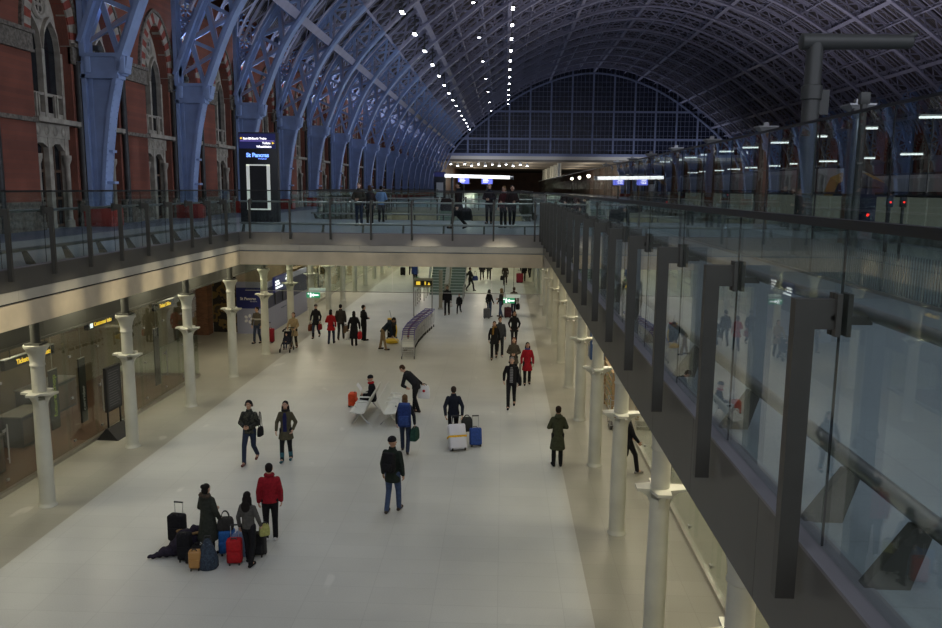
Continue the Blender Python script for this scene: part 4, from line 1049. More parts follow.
# ================================================================== undercroft downlights
dm1 = MB().lathe((0, 0, 0), [(.02, -.012), (.11, -.01), (.11, .0)], 14).mesh('lens', K['lampwarm']); dm2 = MB().lathe((0, 0, 0), [(.11, -.02), (.14, -.018), (.14, 0), (.11, 0)], 14).mesh('bezel', K['steel'])
WARM = (1, .9, .68)
def downlight(x, y, power, size=.5):
    t = thing('downlight', 'small warm recessed downlight in the soffit over the lower concourse', 'downlight', (x, y, SOF-.001), 0, 'soffit downlights')
    link('lens', dm1, t); link('bezel', dm2, t)
    if power: area((x, y, SOF-.05), (x, y, 0), power, WARM, size)
ys = 3.0
while ys < 98:
    near = ys < 46; e = 4.47 if near else 8.94
    f = 1 if near else 2
    downlight(-11.55, ys+1, 42*f); downlight(3.4, ys+1, 50*f)
    if ys > 49: downlight(-14.2, ys, 55*f)
    ys += e
for y in (30, 34.5, 39): 
    for x in (-8.2, -4.0, .2): downlight(x, y, 18)
for y in (72, 80, 90):
    for x in (-7, -2): downlight(x, y, 120)
for y in (17, 22, 27, 34): downlight(-14.2, y, 55)
for y in (5, 11, 17, 22, 27, 33): downlight(6.0, y, 40)
for i in range(13): spot((XR+.28, 2.0+2.1*i, 5.1), (XL, 2.2+2.1*i, 5.03), 1900, WARM, .15, 1, .002)  # unseen spots added under the deck edge to wash the cream band opposite
for i in range(4): spot((-8.2+2.7*i, -.3, 5.2), (-8.2+2.7*i, YB0, 4.98), 1500, WARM, .07, 1, .002)  # unseen spots added to wash the near band of the footbridge
# ribs: uplights standing on the pier collars
um = MB().rbox((0, 0, .1), (.3, .3, .2), .03).mesh('uplight_body', K['mastgrey'])
for k in range(0, 18):
    y = YR0+RS*k
    o = link('uplight', um, None, (WALLX+1.0, y+1.2, D+13.4-6.86)); o.location.z = D+6.86; o.location.x = WALLX+.18
    tag(o, 'small grey uplight on the string course beside a blue rib', 'uplight', 'rib uplights')
    spot((WALLX+.45, y+1.2, D+7.2), (WALLX+4.0, y+.5, D+15), 900 if k < 4 else 1800, (.62, .76, 1), 2.2, .8, .15)
    if k < 12: spot((WALLR-.45, y+1.2, D+7.2), (WALLR-4.0, y+.5, D+15), 240, (.62, .76, 1), 2.2, .8, .15)

# ================================================================== platform side: tall screen, masts, lamps, trains
GX = 6.0
t = thing('tall_glass_screen', 'tall glass security screen along the platform side of the deck', 'glass screen', (GX, 4, D))
st = 2.98; n = 46
pm = MB().b2((-.01, .008, .03), (.01, st-.008, 2.93)).mesh('glass_panel', K['glasstall'], False); jm = MB().b2((-.012, -.01, .03), (.012, .01, 2.93)).mesh('joint_bead', K['gasket'], False)
fr = MB()
for i in range(38): fr.b2((-.013, .04+i*st/38, .06), (-.0105, .04+i*st/38+.035, .68))
fr = fr.mesh('fritted_stripes', K['frit'], False)
for i in range(n):
    p = link('glass_panel', pm, t, (0, i*st, 0)); link('joint_bead', jm, t, (0, i*st, 0))
    if i < 14: link('fritted_stripes', fr, p)
MB().b2((-.03, 0, 2.93), (.03, n*st, 2.98)).build('top_rail', K['darkmetal'], t, False); MB().b2((-.04, 0, 0), (.04, n*st, .05)).build('base_channel', K['steel'], t, False)

def mast_parts():
    sh = MB().lathe((0, 0, 0), [(.30, 0), (.27, .3), (.21, 4.0)], 14)
    hd = MB().rings([[(x*w1, y*w1, z) for x, y in ((-1, -1), (1, -1), (1, 1), (-1, 1))] for w1, z in ((.10, 3.9), (.14, 4.0), (.32, 4.2), (.40, 4.25), (.40, 4.30))]).box((0, 0, 4.38), (.2, .2, .16))
    return sh.mesh('shaft', K['bronzer']), hd.mesh('flared_head', K['flare'])
S_, H_ = mast_parts()
for i in range(9):
    t = thing('platform_mast', 'brown platform mast with flared pale head behind the glass, %s from the camera' % ORD[i], 'mast', (11.0, 17.3+RS*i, D), 0, 'platform masts')
    link('shaft', S_, t); link('flared_head', H_, t)
t = thing('lamp_mast', 'tall grey lamp mast with a horizontal cylinder arm behind the glass', 'lamp mast', (7.6, 20.9, D))
MB().lathe((0, 0, 0), [(.24, 0), (.22, .2), (.20, 5.2)], 18).build('pole', K['mastgrey'], t); MB().lathe((0, 0, 3.85), [(.205, 0), (.25, .02), (.25, .34), (.205, .36)], 18).build('collar', K['mastgrey'], t)
MB().tube([(-.36, 0, 5.25), (-.33, 0, 5.25), (2.3, 0, 5.25), (2.35, 0, 5.25)], [.15, .2, .17, .12], 18).build('lamp_arm', K['mastgrey'], t)
MB().tube([(2.25, 0, 5.38), (2.42, 0, 5.43)], .07, 10).build('end_fitting', K['mastgrey'], t)
MB().b2((.2, -.06, 3.5), (.42, .06, 4.1)).build('junction_box', K['mastgrey'], t, False)
for i in range(3):
    t = thing('slim_mast', 'slim dark mast behind the tall glass, %s past the lamp mast' % ORD[i], 'mast', (8.9+1.5*i, 20.9+4*i, D))
    MB().lathe((0, 0, 0), [(.10, 0), (.085, 3.9)], 10).build('shaft', K['mastgrey'], t); MB().rbox((0, 0, 3.9), (.25, .18, .3), .03).build('camera_head', K['mastgrey'], t)
def strip(x, y, z, lab, L=2.4):
    t = thing('strip_light', lab, 'strip light', (x, y, D), 0, 'platform strip lights')
    MB().tube([(0, 0, 0), (0, 0, z-D)], .03, 8).build('pole', K['mastgrey'], t)
    spot((x, y-.25, z+.2), (x, y-.25, z+9), 1150, (.95, .92, 1), 2.7, .6, .002)  # added upward spot, brightens the vault beyond what the tube gives
    if x < 20 and y < 110: spot((x-.2, y, z+.25), (WALLX, y+3, D+9), 4200, (.72, .82, 1), .8, .8, .002)  # added unseen spot washing the brick wall and blue ribs
    MB().tube([(-L/2, 0, z-D), (L/2, 0, z-D+.02)], .05, 8).build('lit_tube', K['lampt'], t); MB().b2((-L/2, -.1, z-D+.08), (L/2, .1, z-D+.14)).build('reflector', K['white'], t, False)
for i in range(12):
    strip(19.0, 24+RS*.75*i, 10.9, 'lit white strip light on a pole in the tall row over the platforms', 1.2)
    strip(26.0, 40+RS*.75*i, 10.0, 'lit white strip light on a pole in the lower row over the platforms', 1.4)
def train(label, x, y0, L, w=2.8, h=2.75):
    t = thing('train', label, 'train', (x, y0, D))
    def sec(yy, ww, z0, z1, r=.35):
        out = []
        for a, b in ((-1, 0), (-1, .35), (-.97, .7), (-.8, .92), (-.45, 1), (.45, 1), (.8, .92), (.97, .7), (1, .35), (1, 0)): out.append((a*ww/2, yy, z0+(z1-z0)*b))
        return out
    MB().rings([sec(5.2, w, -.3, h), sec(5.6, w, -.3, h), sec(L, w, -.3, h)]).build('carriages', K['trcream'], t)
    MB().rings([sec(0, 1.1, -.1, .75), sec(.25, 1.7, -.25, 1.15), sec(1.2, 2.3, -.3, 1.65), sec(2.5, w*.95, -.3, 2.2)], 1).rings([sec(2.5, w*.95, -.3, 2.2), sec(3.4, w*.985, -.3, 2.5)], 0).rings([sec(3.4, w*.985, -.3, 2.5), sec(4.2, w*1.0, -.3, 2.68), sec(5.2, w, -.3, h)], 2).build('nose', [K['tryel'], K['trblue'], K['trcream']], t)
    MB().rings([[(q[0]*.66, q[1]-.02, q[2]+.015) for q in sec(yy, ww, 1.2, zz)] for yy, ww, zz in ((1.5, 1.7, 1.83), (2.7, 2.1, 2.33), (3.4, 2.2, 2.52))]).build('windscreen', K['darkglass'], t)
    for s in (-1, 1):
        MB().b2((s*w/2-.02, 7.5, .95), (s*w/2+.02, L-.5, 1.65)).build('window_band', K['darkglass'], t, False)
        MB().b2((s*w/2-.02, 5.3, .12), (s*w/2+.025, L-.2, .3)).build('yellow_stripe', K['tryel'], t, False)
        MB().b2((s*w/2-.015, 6.0, .35), (s*w/2+.02, 6.8, 2.1)).build('door', K['trblue'], t, False)
        MB().ell((s*.6, .16, .6), (.12, .08, .1)).build('tail_lamp', K['lampred'], t)
    wb = MB()
    k = 9
    while k < L:
        wb.b2((-w/2+.1, k, -.75), (w/2-.1, k+2.6, -.3)); k += 12
    MB().b2((-w/2+.2, 2, -.0), (w/2-.2, L-.4, .02)).build('underframe', K['black'], t, False)
    MB().b2((-.5, 8, h), (.5, L-1, h+.14)).build('roof_equipment', K['trblue'], t, False)
    return t
train('pale train with yellow nose standing beyond the tall glass screen', 16.6, 36.0, 140)
train('second pale train with yellow nose further along the platforms', 13.3, 70.0, 130, 2.8, 3.1)
train('third pale train on the far platforms near the opposite wall', 27.5, 33.0, 120)
for i, (x, y) in enumerate(((9.3, 19.3), (8.9, 19.1), (12.5, 46.0))):
    t = thing('signal_post', 'low signal post with red lamp beyond the glass, %s from the lamp mast' % ORD[i], 'signal', (x, y, D))
    MB().tube([(0, 0, 0), (0, 0, 1.28)], .035, 8).build('post', K['darkmetal'], t); MB().rbox((0, 0, 1.38), (.14, .1, .24), .02).build('lamp_housing', K['black'], t); MB().ell((0, -.055, 1.38), (.025, .012, .025)).build('red_lamp', K['lampred'], t)
# low lit platform shelter wall behind the trains
for i in range(7):
    t = thing('platform_shelter', 'low glazed platform shelter with lit panels, %s along the platform' % ORD[i], 'shelter', (13.2 if i > 4 else 12.9, 24+6.2*i, D))
    MB().b2((-.08, 0, 0), (.08, 4.6, .55)).build('base_panel', mat('shelter_grey', (.09, .1, .09), .5), t, False)
    for q in range(4): MB().b2((-.04, .1+q*1.14, .6), (.04, 1.14+q*1.14, 1.45)).build('lit_panel', K['lampside'] if False else mat('pale_lit_glass', (.3, .31, .26), .4, emit=(.62, .64, .48), es=.07), t, False)
    MB().b2((-.1, 0, 1.5), (.1, 4.6, 1.6)).build('top_rail', K['darkmetal'], t, False)

# ================================================================== people
def hand(m, w, d, n, side, k=1., curl=.5, mi=0):
    """Palm, four fingers of different length and a thumb from the side of the palm. d = towards the fingers, n = palm normal."""
    d = V(d).normalized(); n = V(n); n = (n - d*n.dot(d)).normalized(); s = d.cross(n)*side
    R = M((s, n, d)).transposed()
    m.ell(V(w)+d*.045*k, (.042*k, .018*k, .056*k), R, 10, mi)
    for i, ln in enumerate((.068, .078, .072, .056)):
        b = V(w) + d*.085*k + s*(.03-.02*i)*k; q = b + (d*math.cos(curl*.6)+n*math.sin(curl*.6))*ln*.5*k
        e = q + (d*math.cos(curl*1.7)+n*math.sin(curl*1.7))*ln*.5*k
        m.cap(b, q, .0095*k, .009*k, 6, mi).cap(q, e, .009*k, .0075*k, 6, mi)
    b = V(w) + d*.03*k + s*.034*k; q = b + (d*.7+s*.75+n*.25).normalized()*.035*k
    m.cap(b, q, .011*k, .0105*k, 6, mi).cap(q, q+(d*.85+n*.45+s*.1).normalized()*.03*k, .0105*k, .008*k, 6, mi)

ARMS = {'down': ((.232, -.03, 1.13), (.24, .03, .88)), 'front': ((.26, .02, 1.13), (.07, .235, 1.08)), 'pocket': ((.27, -.07, 1.13), (.215, .08, .95)),
        'pull': ((.27, -.13, 1.15), (.25, -.34, .93)), 'push': ((.25, .10, 1.14), (.2, .36, 1.04)), 'swingf': ((.26, .07, 1.14), (.25, .22, .94)), 'swingb': ((.26, -.13, 1.15), (.27, -.16, .90)),
        'reach': ((.24, .14, 1.20), (.2, .36, 1.10)), 'carry': ((.26, -.02, 1.13), (.28, .02, .86)), 'hipbag': ((.255, .0, 1.13), (.25, .12, .92)), 'read': ((.23, .10, 1.14), (.10, .31, 1.12))}
def person(label, x, y, z=0., rot=0, h=1.7, legs='stand', al='down', ar='down', lean=0, top=('jacket', BLACK), hem=.84, trous=DK, shoes=BLACK, hair=('short', (.02, .015, .012)),
           skin=0, extra=(), head=0, female=False, group=None, mats=None, vox=.011, bulk=1., boots=None, flip=1):
    k = h/1.755; t = thing('person', label, 'person', (x, y, z), math.radians(rot), group)
    sit = legs == 'sit'; dz = -.45 if sit else 0.
    la = math.radians(lean)
    def up(p):                                          # upper body: lean about the hips
        p = V(p)
        if p.z > .90 and la:
            q = p - V((0, 0, .93)); wgt = min(1, (p.z-.90)/.1)
            p = V((q.x, q.y*math.cos(la*wgt)+q.z*math.sin(la*wgt), q.z*math.cos(la*wgt)-q.y*math.sin(la*wgt))) + V((0, 0, .93))
        return (p + V((0, 0, dz)))*k
    ha = math.radians(head); Rh = M.Rotation(ha, 3, 'Z')
    def hd(p):                                          # head turns on the neck
        q = Rh @ (V(p) - V((0, .0, 1.6))); return up(q + V((0, 0, 1.6)))
    LEG = {}
    for s in (-1, 1):
        if legs == 'walk':
            f = s*flip
            LEG[s] = [(s*.09, 0, .93), (s*.095, .20, .53), (s*.09, .27, .085), (s*.09, .42, .03)] if f > 0 else [(s*.09, 0, .93), (s*.095, .0, .49), (s*.09, -.30, .16), (s*.09, -.19, .03)]
        elif sit: LEG[s] = [(s*.09, 0, .93), (s*.11, .42, .97), (s*.10, .46, .545), (s*.11, .60, .48)]
        elif legs == 'wide': LEG[s] = [(s*.09, 0, .93), (s*.13, .06*s*flip, .5), (s*.15, .14*s*flip, .085), (s*.16, .14*s*flip+.15, .03)]
        elif legs == 'stagger': LEG[s] = [(s*.09, 0, .93), (s*.10, .10 if s*flip > 0 else .02, .5), (s*.10, .13 if s*flip > 0 else -.12, .085), (s*.11, .28 if s*flip > 0 else .03, .03)]
        else: LEG[s] = [(s*.09, 0, .93), (s*.095, .025, .5), (s*.10, 0, .085), (s*.125, .15, .03)]
    def lg(p): return (V(p) + V((0, 0, dz)))*k
    SH = {s: (s*(.165 if female else .182), -.005, 1.405) for s in (-1, 1)}
    AR = {-1: ARMS[al] if isinstance(al, str) else al, 1: ARMS[ar] if isinstance(ar, str) else ar}
    def arm(s, i):
        p = AR[s][i]; q = V((p[0]*s, p[1], p[2])); return up(q) if not (la and isinstance(AR[s], tuple) and len(AR[s]) > 2) else (q + V((0, 0, dz)))*k
    def torso(m, prof):
        rs = []
        for zz, rx, ry, oy in prof:
            rs.append([up((rx*math.cos(2*PI*j/16), ry*math.sin(2*PI*j/16)+oy, zz)) for j in range(16)])
        m.rings(rs)
    # --- body
    b = MB()
    torso(b, [(.86, .13, .09, 0), (.95, .15, .10, 0), (1.08, .13, .09, 0), (1.22, .15, .10, 0), (1.34, .145, .095, -.005), (1.42, .10, .07, -.01), (1.47, .06, .055, -.005), (1.5, .052, .055, 0)])
    b.cap(up((0, 0, 1.44)), hd((0, .005, 1.58)), .056*k, .052*k)
    Rt = M.Rotation(-la, 3, 'X') @ Rh
    b.ell(hd((0, -.005, 1.66)), (.077*k, .096*k, .098*k), Rt, 14); b.ell(hd((0, .025, 1.60)), (.058*k, .068*k, .08*k), Rt, 12)
    b.cap(hd((0, .09, 1.655)), hd((0, .108, 1.615)), .011*k, .017*k, 8)
    for s in (-1, 1):
        b.ell(hd((s*.078, -.005, 1.635)), (.013*k, .022*k, .034*k), Rt, 8)
        b.cap(lg(LEG[s][0]), lg(LEG[s][1]), .08*k, .053*k).cap(lg(LEG[s][1]), lg(LEG[s][2]), .053*k, .04*k).cap(lg(LEG[s][2]), lg(LEG[s][3]), .04*k, .03*k)
        b.cap(up(V(SH[s])*1.0-V((s*.012, 0, .012))), arm(s, 0), .038*k, .034*k).cap(arm(s, 0), arm(s, 1), .036*k, .026*k)
    b = remesh(b, vox, 2, .45)
    for s in (-1, 1):
        e, w_ = arm(s, 0), arm(s, 1); hand(b, w_, w_-e, V((-s, .15, 0)), s, k, .55)
        b.ell(hd((s*.031, .081, 1.650)), (.014*k, .009*k, .008*k), Rt, 8, 1); b.ell(hd((s*.031, .088, 1.650)), (.006*k, .004*k, .006*k), Rt, 8, 2)
        b.cap(hd((s*.016, .091, 1.675)), hd((s*.048, .08, 1.676)), .005*k, .004*k, 6, 4)
    b.cap(hd((-.02, .087, 1.572)), hd((.02, .087, 1.572)), .0075*k, .0075*k, 6, 3)
    b.build('body', [SK[skin], K['eyew'], K['iris'], K['lips'], K['brow']], t)
    # --- trousers
    m = MB()
    torso(m, [(.82, .12, .1, 0), (.90, .165, .12, 0), (.98, .155, .115, 0)])
    for s in (-1, 1):
        end = V(LEG[s][2]) + (V(LEG[s][2])-V(LEG[s][1])).normalized()*.012
        m.cap(lg(LEG[s][0]), lg(LEG[s][1]), .10*k, .07*k).cap(lg(LEG[s][1]), lg(end), .068*k, .058*k)
    remesh(m, .016, 3, .5).build('trousers', (mats or {}).get('trousers') or cloth(trous), t)
    # --- shoes / boots
    for s in (-1, 1):
        a, tt = lg(LEG[s][2]), lg(LEG[s][3]); dd = V((tt.x-a.x, tt.y-a.y, 0)).normalized(); m = MB(); heel = a - dd*.045*k - V((0, 0, .045*k)) if legs != 'walk' or LEG[s][2][2] < .1 else a - V((0, 0, .05))*k - dd*.03
        m.cap(heel, tt+V((0, 0, .012)), .042*k, .038*k, 10).cap(a, heel+dd*.03, .048*k, .042*k, 10)
        if boots: m.cap(lg(V(LEG[s][2]).lerp(V(LEG[s][1]), boots)), a, .066*k, .055*k, 10)
        zf = z*0 + .0
        m.xf(lambda p: V((p.x, p.y, max(p.z, zf if not sit else -9)))); m.build('shoe', cloth(shoes, .5), t)
    # --- top
    st, tc = top; puff = {'puffer': 1.10, 'jacket': .99, 'coat': 1.0, 'sweater': .98, 'suit': 1.03}[st]*bulk; fx = .93 if female else 1.
    m = MB(); A = puff*fx
    prof = [(hem if hem > .9 else .9, .178*A, .13*puff, 0), (1.0, .17*A, .125*puff, 0), (1.10, .158*A, .12*puff, 0), (1.22, .178*A, .13*puff, 0), (1.33, .19*A, .128*puff, -.005), (1.41, .165*A, .105*puff, -.01), (1.465, .095, .085, -.008), (1.50, .075, .075, 0)]
    torso(m, prof)
    if hem < .9:                                       # skirt of the coat or jacket
        rs = []; n = 6
        for i in range(n+1):
            zz = .93 - (.93-hem)*i/n; wd = .175*A + (.06 if st == 'coat' else .01)*i/n; dp = .128*puff + (.09 if st == 'coat' else .01)*i/n
            if legs == 'walk': dp += .03*i/n
            oy = (.30*i/n if sit else 0); zo = (.0)
            rs.append([lg((wd*math.cos(2*PI*j/18), dp*math.sin(2*PI*j/18)+oy, zz+zo)) for j in range(18)])
        if not sit: m.rings(rs)
    for s in (-1, 1):
        e, w_ = arm(s, 0), arm(s, 1); sl = .064*puff*(.92 if female else 1)
        m.cap(up((SH[s][0]*.9, SH[s][1], SH[s][2]-.015)), e, sl*1.12*k, sl*.95*k).cap(e, e.lerp(w_, .93), sl*.93*k, sl*.74*k)
    if st in ('jacket', 'coat', 'puffer'): m.rings([[up((r*1.0*math.cos(2*PI*j/14), r*.95*math.sin(2*PI*j/14)-.005, zz)) for j in range(14)] for zz, r in ((1.44, .09), (1.50, .082), (1.535, .08))])
    remesh(m, .015 if h > 1.3 else .012, 2, .5).build({'coat': 'coat', 'sweater': 'sweater'}.get(st, 'jacket'), (mats or {}).get('top') or cloth(tc), t)
    # --- hair and headwear
    hs, hc = hair; m = MB()
    def E(c, r): m.ell(hd(c), tuple(q*k for q in r), Rt, 14)
    if hs in ('short', 'long', 'bun', 'mid'):
        E((0, -.02, 1.682), (.086, .098, .090)); E((0, -.045, 1.635), (.08, .068, .07))
        if hs == 'mid': E((0, -.05, 1.58), (.092, .07, .10))
        if hs == 'long': E((0, -.06, 1.57), (.10, .065, .13)); E((0, -.10, 1.43), (.115, .055, .15)); E((.085, -.02, 1.53), (.028, .045, .13)); E((-.085, -.02, 1.53), (.028, .045, .13))
        if hs == 'bun': E((.0, -.11, 1.72), (.06, .06, .055)); E((0, -.06, 1.60), (.09, .07, .09))
    if hs in ('beanie', 'cap'): E((0, -.01, 1.705), (.09, .108, .082)); m.rings([[hd((.091*math.cos(2*PI*j/16), .106*math.sin(2*PI*j/16)-.01, zz)) for j in range(16)] for zz in (1.665, 1.70)])
    if hs == 'cap': m.cap(hd((0, .08, 1.69)), hd((0, .17, 1.675)), .035*k, .04*k, 8)
    if hs == 'balding': E((0, -.045, 1.655), (.084, .075, .07))
    remesh(m, .012, 2, .6).build({'beanie': 'woolly_hat', 'cap': 'cap'}.get(hs, 'hair'), cloth(hc), t)
    # --- extras
    for ex in extra:
        kind, c = ex[0], ex[1]; m = MB()
        if kind == 'scarf':
            for j in range(12):
                a, a2 = 2*PI*j/12, 2*PI*(j+1)/12; m.cap(up((.085*math.cos(a), .085*math.sin(a), 1.50)), up((.085*math.cos(a2), .085*math.sin(a2), 1.50)), .036*k, .036*k, 8)
            if len(ex) > 2: m.cap(up((.05, .13, 1.47)), up((.06, .15, 1.47-ex[2])), .045*k, .05*k, 8)
            m = remesh(m, .012, 2, .6); m.build('scarf', cloth(c), t)
        if kind == 'hood':
            m.ell(up((0, -.10, 1.47)), (.13*k, .09*k, .085*k), Rt, 12); m = remesh(m, .014, 2, .6); m.build('hood', cloth(c), t)
        if kind == 'fur':
            for j in range(14):
                a = PI*1.15*j/13 + PI*.92; m.ell(up((.125*math.cos(a), .09*math.sin(a)-.06, 1.50 + .02*math.sin(j*2.1))), (.04*k, .04*k, .035*k), None, 7)
            m = remesh(m, .013, 1, .7); m.build('fur_trim', cloth(c), t)
        if kind == 'front':                             # open coat: the garment beneath shows down the front
            m.rings([[up((rx*math.cos(a), .128*puff*1.03*math.sin(a)+.006, zz)) for a in [PI*.5 + q*.32 for q in (-1, -.5, 0, .5, 1)]] + [up((rx*.8*math.cos(a), .08*math.sin(a), zz)) for a in [PI*.5 + q*.3 for q in (1, 0, -1)]] for zz, rx in ((.88, .17), (1.0, .17), (1.1, .165), (1.22, .175), (1.33, .18), (1.44, .10))]); m.build('shirt_front', ex[2] if len(ex) > 2 else cloth(c), t)
        if kind == 'headphones':
            m.tube([hd((.098*math.cos(a), -.01, 1.665+.115*math.sin(a))) for a in [PI*q/10 for q in range(11)]], .011, 6)
            for s in (-1, 1): m.ell(hd((s*.095, -.005, 1.64)), (.022*k, .04*k, .045*k), Rt, 10)
            m.build('headphones', K['black'], t)
    t['hands'] = [0]; del t['hands']
    W = M.Translation((x, y, z)) @ M.Rotation(math.radians(rot), 4, 'Z')
    return {'t': t, 'l': W @ arm(-1, 1), 'r': W @ arm(1, 1), 'up': lambda p: W @ up(p), 'rot': rot, 'k': k}

# ------------------------------------------------------------------ bags
def suitcase(label, x, y, rot, w, d, h, col, tilt=0, handle=True, strap=None, z=0, rough=.6, cat='suitcase', hl=.42):
    t = thing('suitcase', label, cat, (x, y, z), math.radians(rot)); t.rotation_euler = (math.radians(tilt), 0, math.radians(rot))
    c = cloth(col, rough) if rough > .5 else mat('suitcase_shell', col, rough, 0, .05, 3)
    MB().rbox((0, 0, h/2+.045), (w, d, h), .05, seg=3).build('shell', c, t)
    MB().rbox((0, -d/2-.012, h*.33+.045), (w*.8, .04, h*.42), .015).build('front_pocket', c, t)
    MB().tube([(-w*.17, -d*.3, h+.04), (-w*.15, -d*.3, h+.075), (w*.15, -d*.3, h+.075), (w*.17, -d*.3, h+.04)], .012, 6).build('carry_handle', K['black'], t)
    if handle:
        g = MB().tube([(-w*.25, d*.4, h), (-w*.25, d*.4, h+hl)], .009, 6).tube([(w*.25, d*.4, h), (w*.25, d*.4, h+hl)], .009, 6); g.build('telescopic_rod', K['steellt'], t)
        MB().tube([(-w*.28, d*.4, h+hl), (w*.28, d*.4, h+hl)], .018, 8).build('grip', K['black'], t)
    for s in (-1, 1): MB().tube([(s*w*.36-.02, d*.35, .045), (s*w*.36+.02, d*.35, .045)], .045, 10).build('wheel', K['rubber'], t)
    MB().b2((-w*.35, -d*.4, 0), (-w*.25, -d*.3, .06)).b2((w*.25, -d*.4, 0), (w*.35, -d*.3, .06)).build('feet', K['black'], t, False)
    if strap: MB().b2((-w/2-.006, -d/2-.045, h*.52), (w/2+.006, d/2+.006, h*.52+.06)).build('strap', cloth(strap), t, False)
    return t
def bag(name, label, cat, x, y, z, rot, w, d, h, col, hh=.16, extra=None, soft=.35):
    """Soft bag with two looped handles; z is the underside."""
    t = thing(name, label, cat, (x, y, z), math.radians(rot)); m = MB(); rs = []
    for zz, q in ((0, .86), (.04, 1), (.35, 1.04), (.7, .98), (.92, .85), (1, .7)):
        rs.append([(w/2*q*max(-1, min(1, 1.25*math.cos(2*PI*j/20))), d/2*q*max(-1, min(1, 1.25*math.sin(2*PI*j/20))), zz*h) for j in range(20)])
    m.rings(rs).build('bag_body', cloth(col) if not isinstance(col, bpy.types.Material) else col, t)
    for s in (-1, 1):
        if hh: MB().tube([(w*.25*math.cos(PI*q/8), s*d*.25*(1-.6*math.sin(PI*q/8)), h*.93 + hh*math.sin(PI*q/8)) for q in range(9)], .009, 6).build('handle', K['black'] if extra != 'pale' else K['paper'], t)
    if extra == 'dot': MB().ell((0, -d/2-.0, h*.6), (.05, .012, .05)).build('red_mark', cloth((.5, .03, .03)), t)
    return t
def held_bag(name, label, cat, hp, rot, w, d, h, col, hh=.16, extra=None):
    return bag(name, label, cat, hp.x, hp.y, hp.z - .07 - hh - h*.93 + .02, rot, w, d, h, col, hh, extra)
def backpack(label, P, w, d, h, col, col2=None, zc=1.22, off=.235):
    c = P['up']((0, -off, zc)); t = thing('backpack', label, 'backpack', c, math.radians(P['rot']))
    m = MB().rbox((0, 0, 0), (w, d, h), min(w, d)*.35, seg=3); m.build('main_pack', cloth(col), t)
    MB().rbox((0, -d/2-.02, -h*.16), (w*.74, .09, h*.42), .035, seg=2).build('front_pocket', cloth(col2 or col), t)
    MB().rbox((0, -.01, h/2-.01), (w*.9, d*.9, .1), .04, seg=2).build('lid', cloth(col2 or col), t)
    for s in (-1, 1): MB().tube([(s*w*.28, d*.4, h*.36), (s*w*.34, d*.5+.10, h*.42), (s*w*.36, d*.5+.26, h*.25), (s*w*.38, d*.5+.21, -h*.1), (s*w*.33, d*.5+.02, -h*.34)], .022, 6).build('shoulder_strap', cloth(col2 or col), t)
    return t

DKH = (.012, .01, .009); BRH = (.06, .032, .016); GING = (.12, .035, .015); BLON = (.22, .13, .055); GREYH = (.2, .19, .18)
CAMO = camo_mat('camouflage_cloth', [(.012, .013, .011), (.05, .052, .035), (.02, .022, .018), (.10, .095, .06)], 11)
# 1-2: the couple walking towards the camera
P = person('person in camouflage jacket and jeans with headphones walking towards the camera', -6.94, 21.25, rot=178, h=1.76, legs='walk', al='front', ar='front', top=('jacket', (.03, .03, .025)), mats={'top': CAMO}, hem=.86, trous=JEAND, shoes=(.13, .04, .035), hair=('short', DKH), extra=(('headphones', 0),), skin=1)
bag('shoulder_bag', 'small black shoulder bag at the hip of the person in camouflage jacket', 'bag', -6.63, 21.22, .78, 80, .24, .10, .26, BLACK, .45)
person('person with long dark hair, open olive coat, navy top and teal boots', -5.98, 21.45, rot=183, h=1.72, legs='stagger', al='pocket', ar='hipbag', top=('coat', (.075, .068, .042)), hem=.66, trous=BLACK, shoes=(.03, .11, .14), boots=.45, hair=('long', DKH), female=True, extra=(('front', (.018, .02, .075)), ('scarf', (.02, .018, .02))))
# 3-5 and the pile of luggage
person('person in red padded jacket and white trainers seen from behind near the luggage', -4.95, 16.35, rot=12, h=1.74, legs='stand', al='down', ar='down', top=('puffer', (.26, .012, .02)), bulk=.93, hem=.88, trous=BLACK, shoes=(.6, .6, .6), hair=('short', DKH), extra=(('scarf', (.22, .01, .018)),))
P = person('person with dark bun in long dark green hooded coat standing among the luggage', -6.02, 15.55, rot=-25, h=1.56, legs='stand', al='front', ar='hipbag', top=('coat', (.03, .034, .027)), hem=.42, trous=BLACK, shoes=BLACK, boots=.5, hair=('bun', DKH), female=True, extra=(('hood', (.03, .034, .027)), ('fur', (.07, .05, .035))), bulk=1.2)
P = person('person with long dark hair in grey sweater and black trousers by the red suitcase', -5.06, 15.2, rot=-12, h=1.55, legs='stagger', al='down', ar='hipbag', top=('sweater', (.075, .072, .066)), hem=.9, trous=BLACK, shoes=BLACK, boots=.35, hair=('long', DKH), female=True, flip=-1)
held_bag('carrier_bag', 'yellow green carrier bag held by the person in grey sweater', 'bag', P['r']+V((.04, .1, .08)), 30, .20, .12, .24, (.36, .36, .12), .06)
suitcase('red upright suitcase beside the person in grey sweater', -5.36, 15.2, 10, .31, .22, .50, (.36, .012, .016), hl=.3)
suitcase('bright blue suitcase behind the person in the dark green coat', -5.66, 15.62, 15, .34, .22, .50, (.02, .10, .30), handle=False)
suitcase('black suitcase with raised handle at the back of the luggage pile', -6.93, 16.15, -8, .36, .24, .58, BLACK, hl=.28)
suitcase('black cabin suitcase in front of the dark clothing heap', -6.42, 15.28, 5, .28, .22, .56, BLACK, handle=False)
suitcase('black suitcase partly behind the person in grey sweater', -4.98, 15.6, -5, .28, .22, .46, (.016, .016, .018), handle=False)
suitcase('tan hard vanity case in front of the luggage pile', -6.06, 14.9, 8, .25, .17, .38, (.38, .20, .06), handle=False, rough=.4)
m = MB(); t = thing('holdall', 'navy patterned soft holdall leaning by the tan vanity case', 'bag', (-5.83, 14.98, 0), .25)
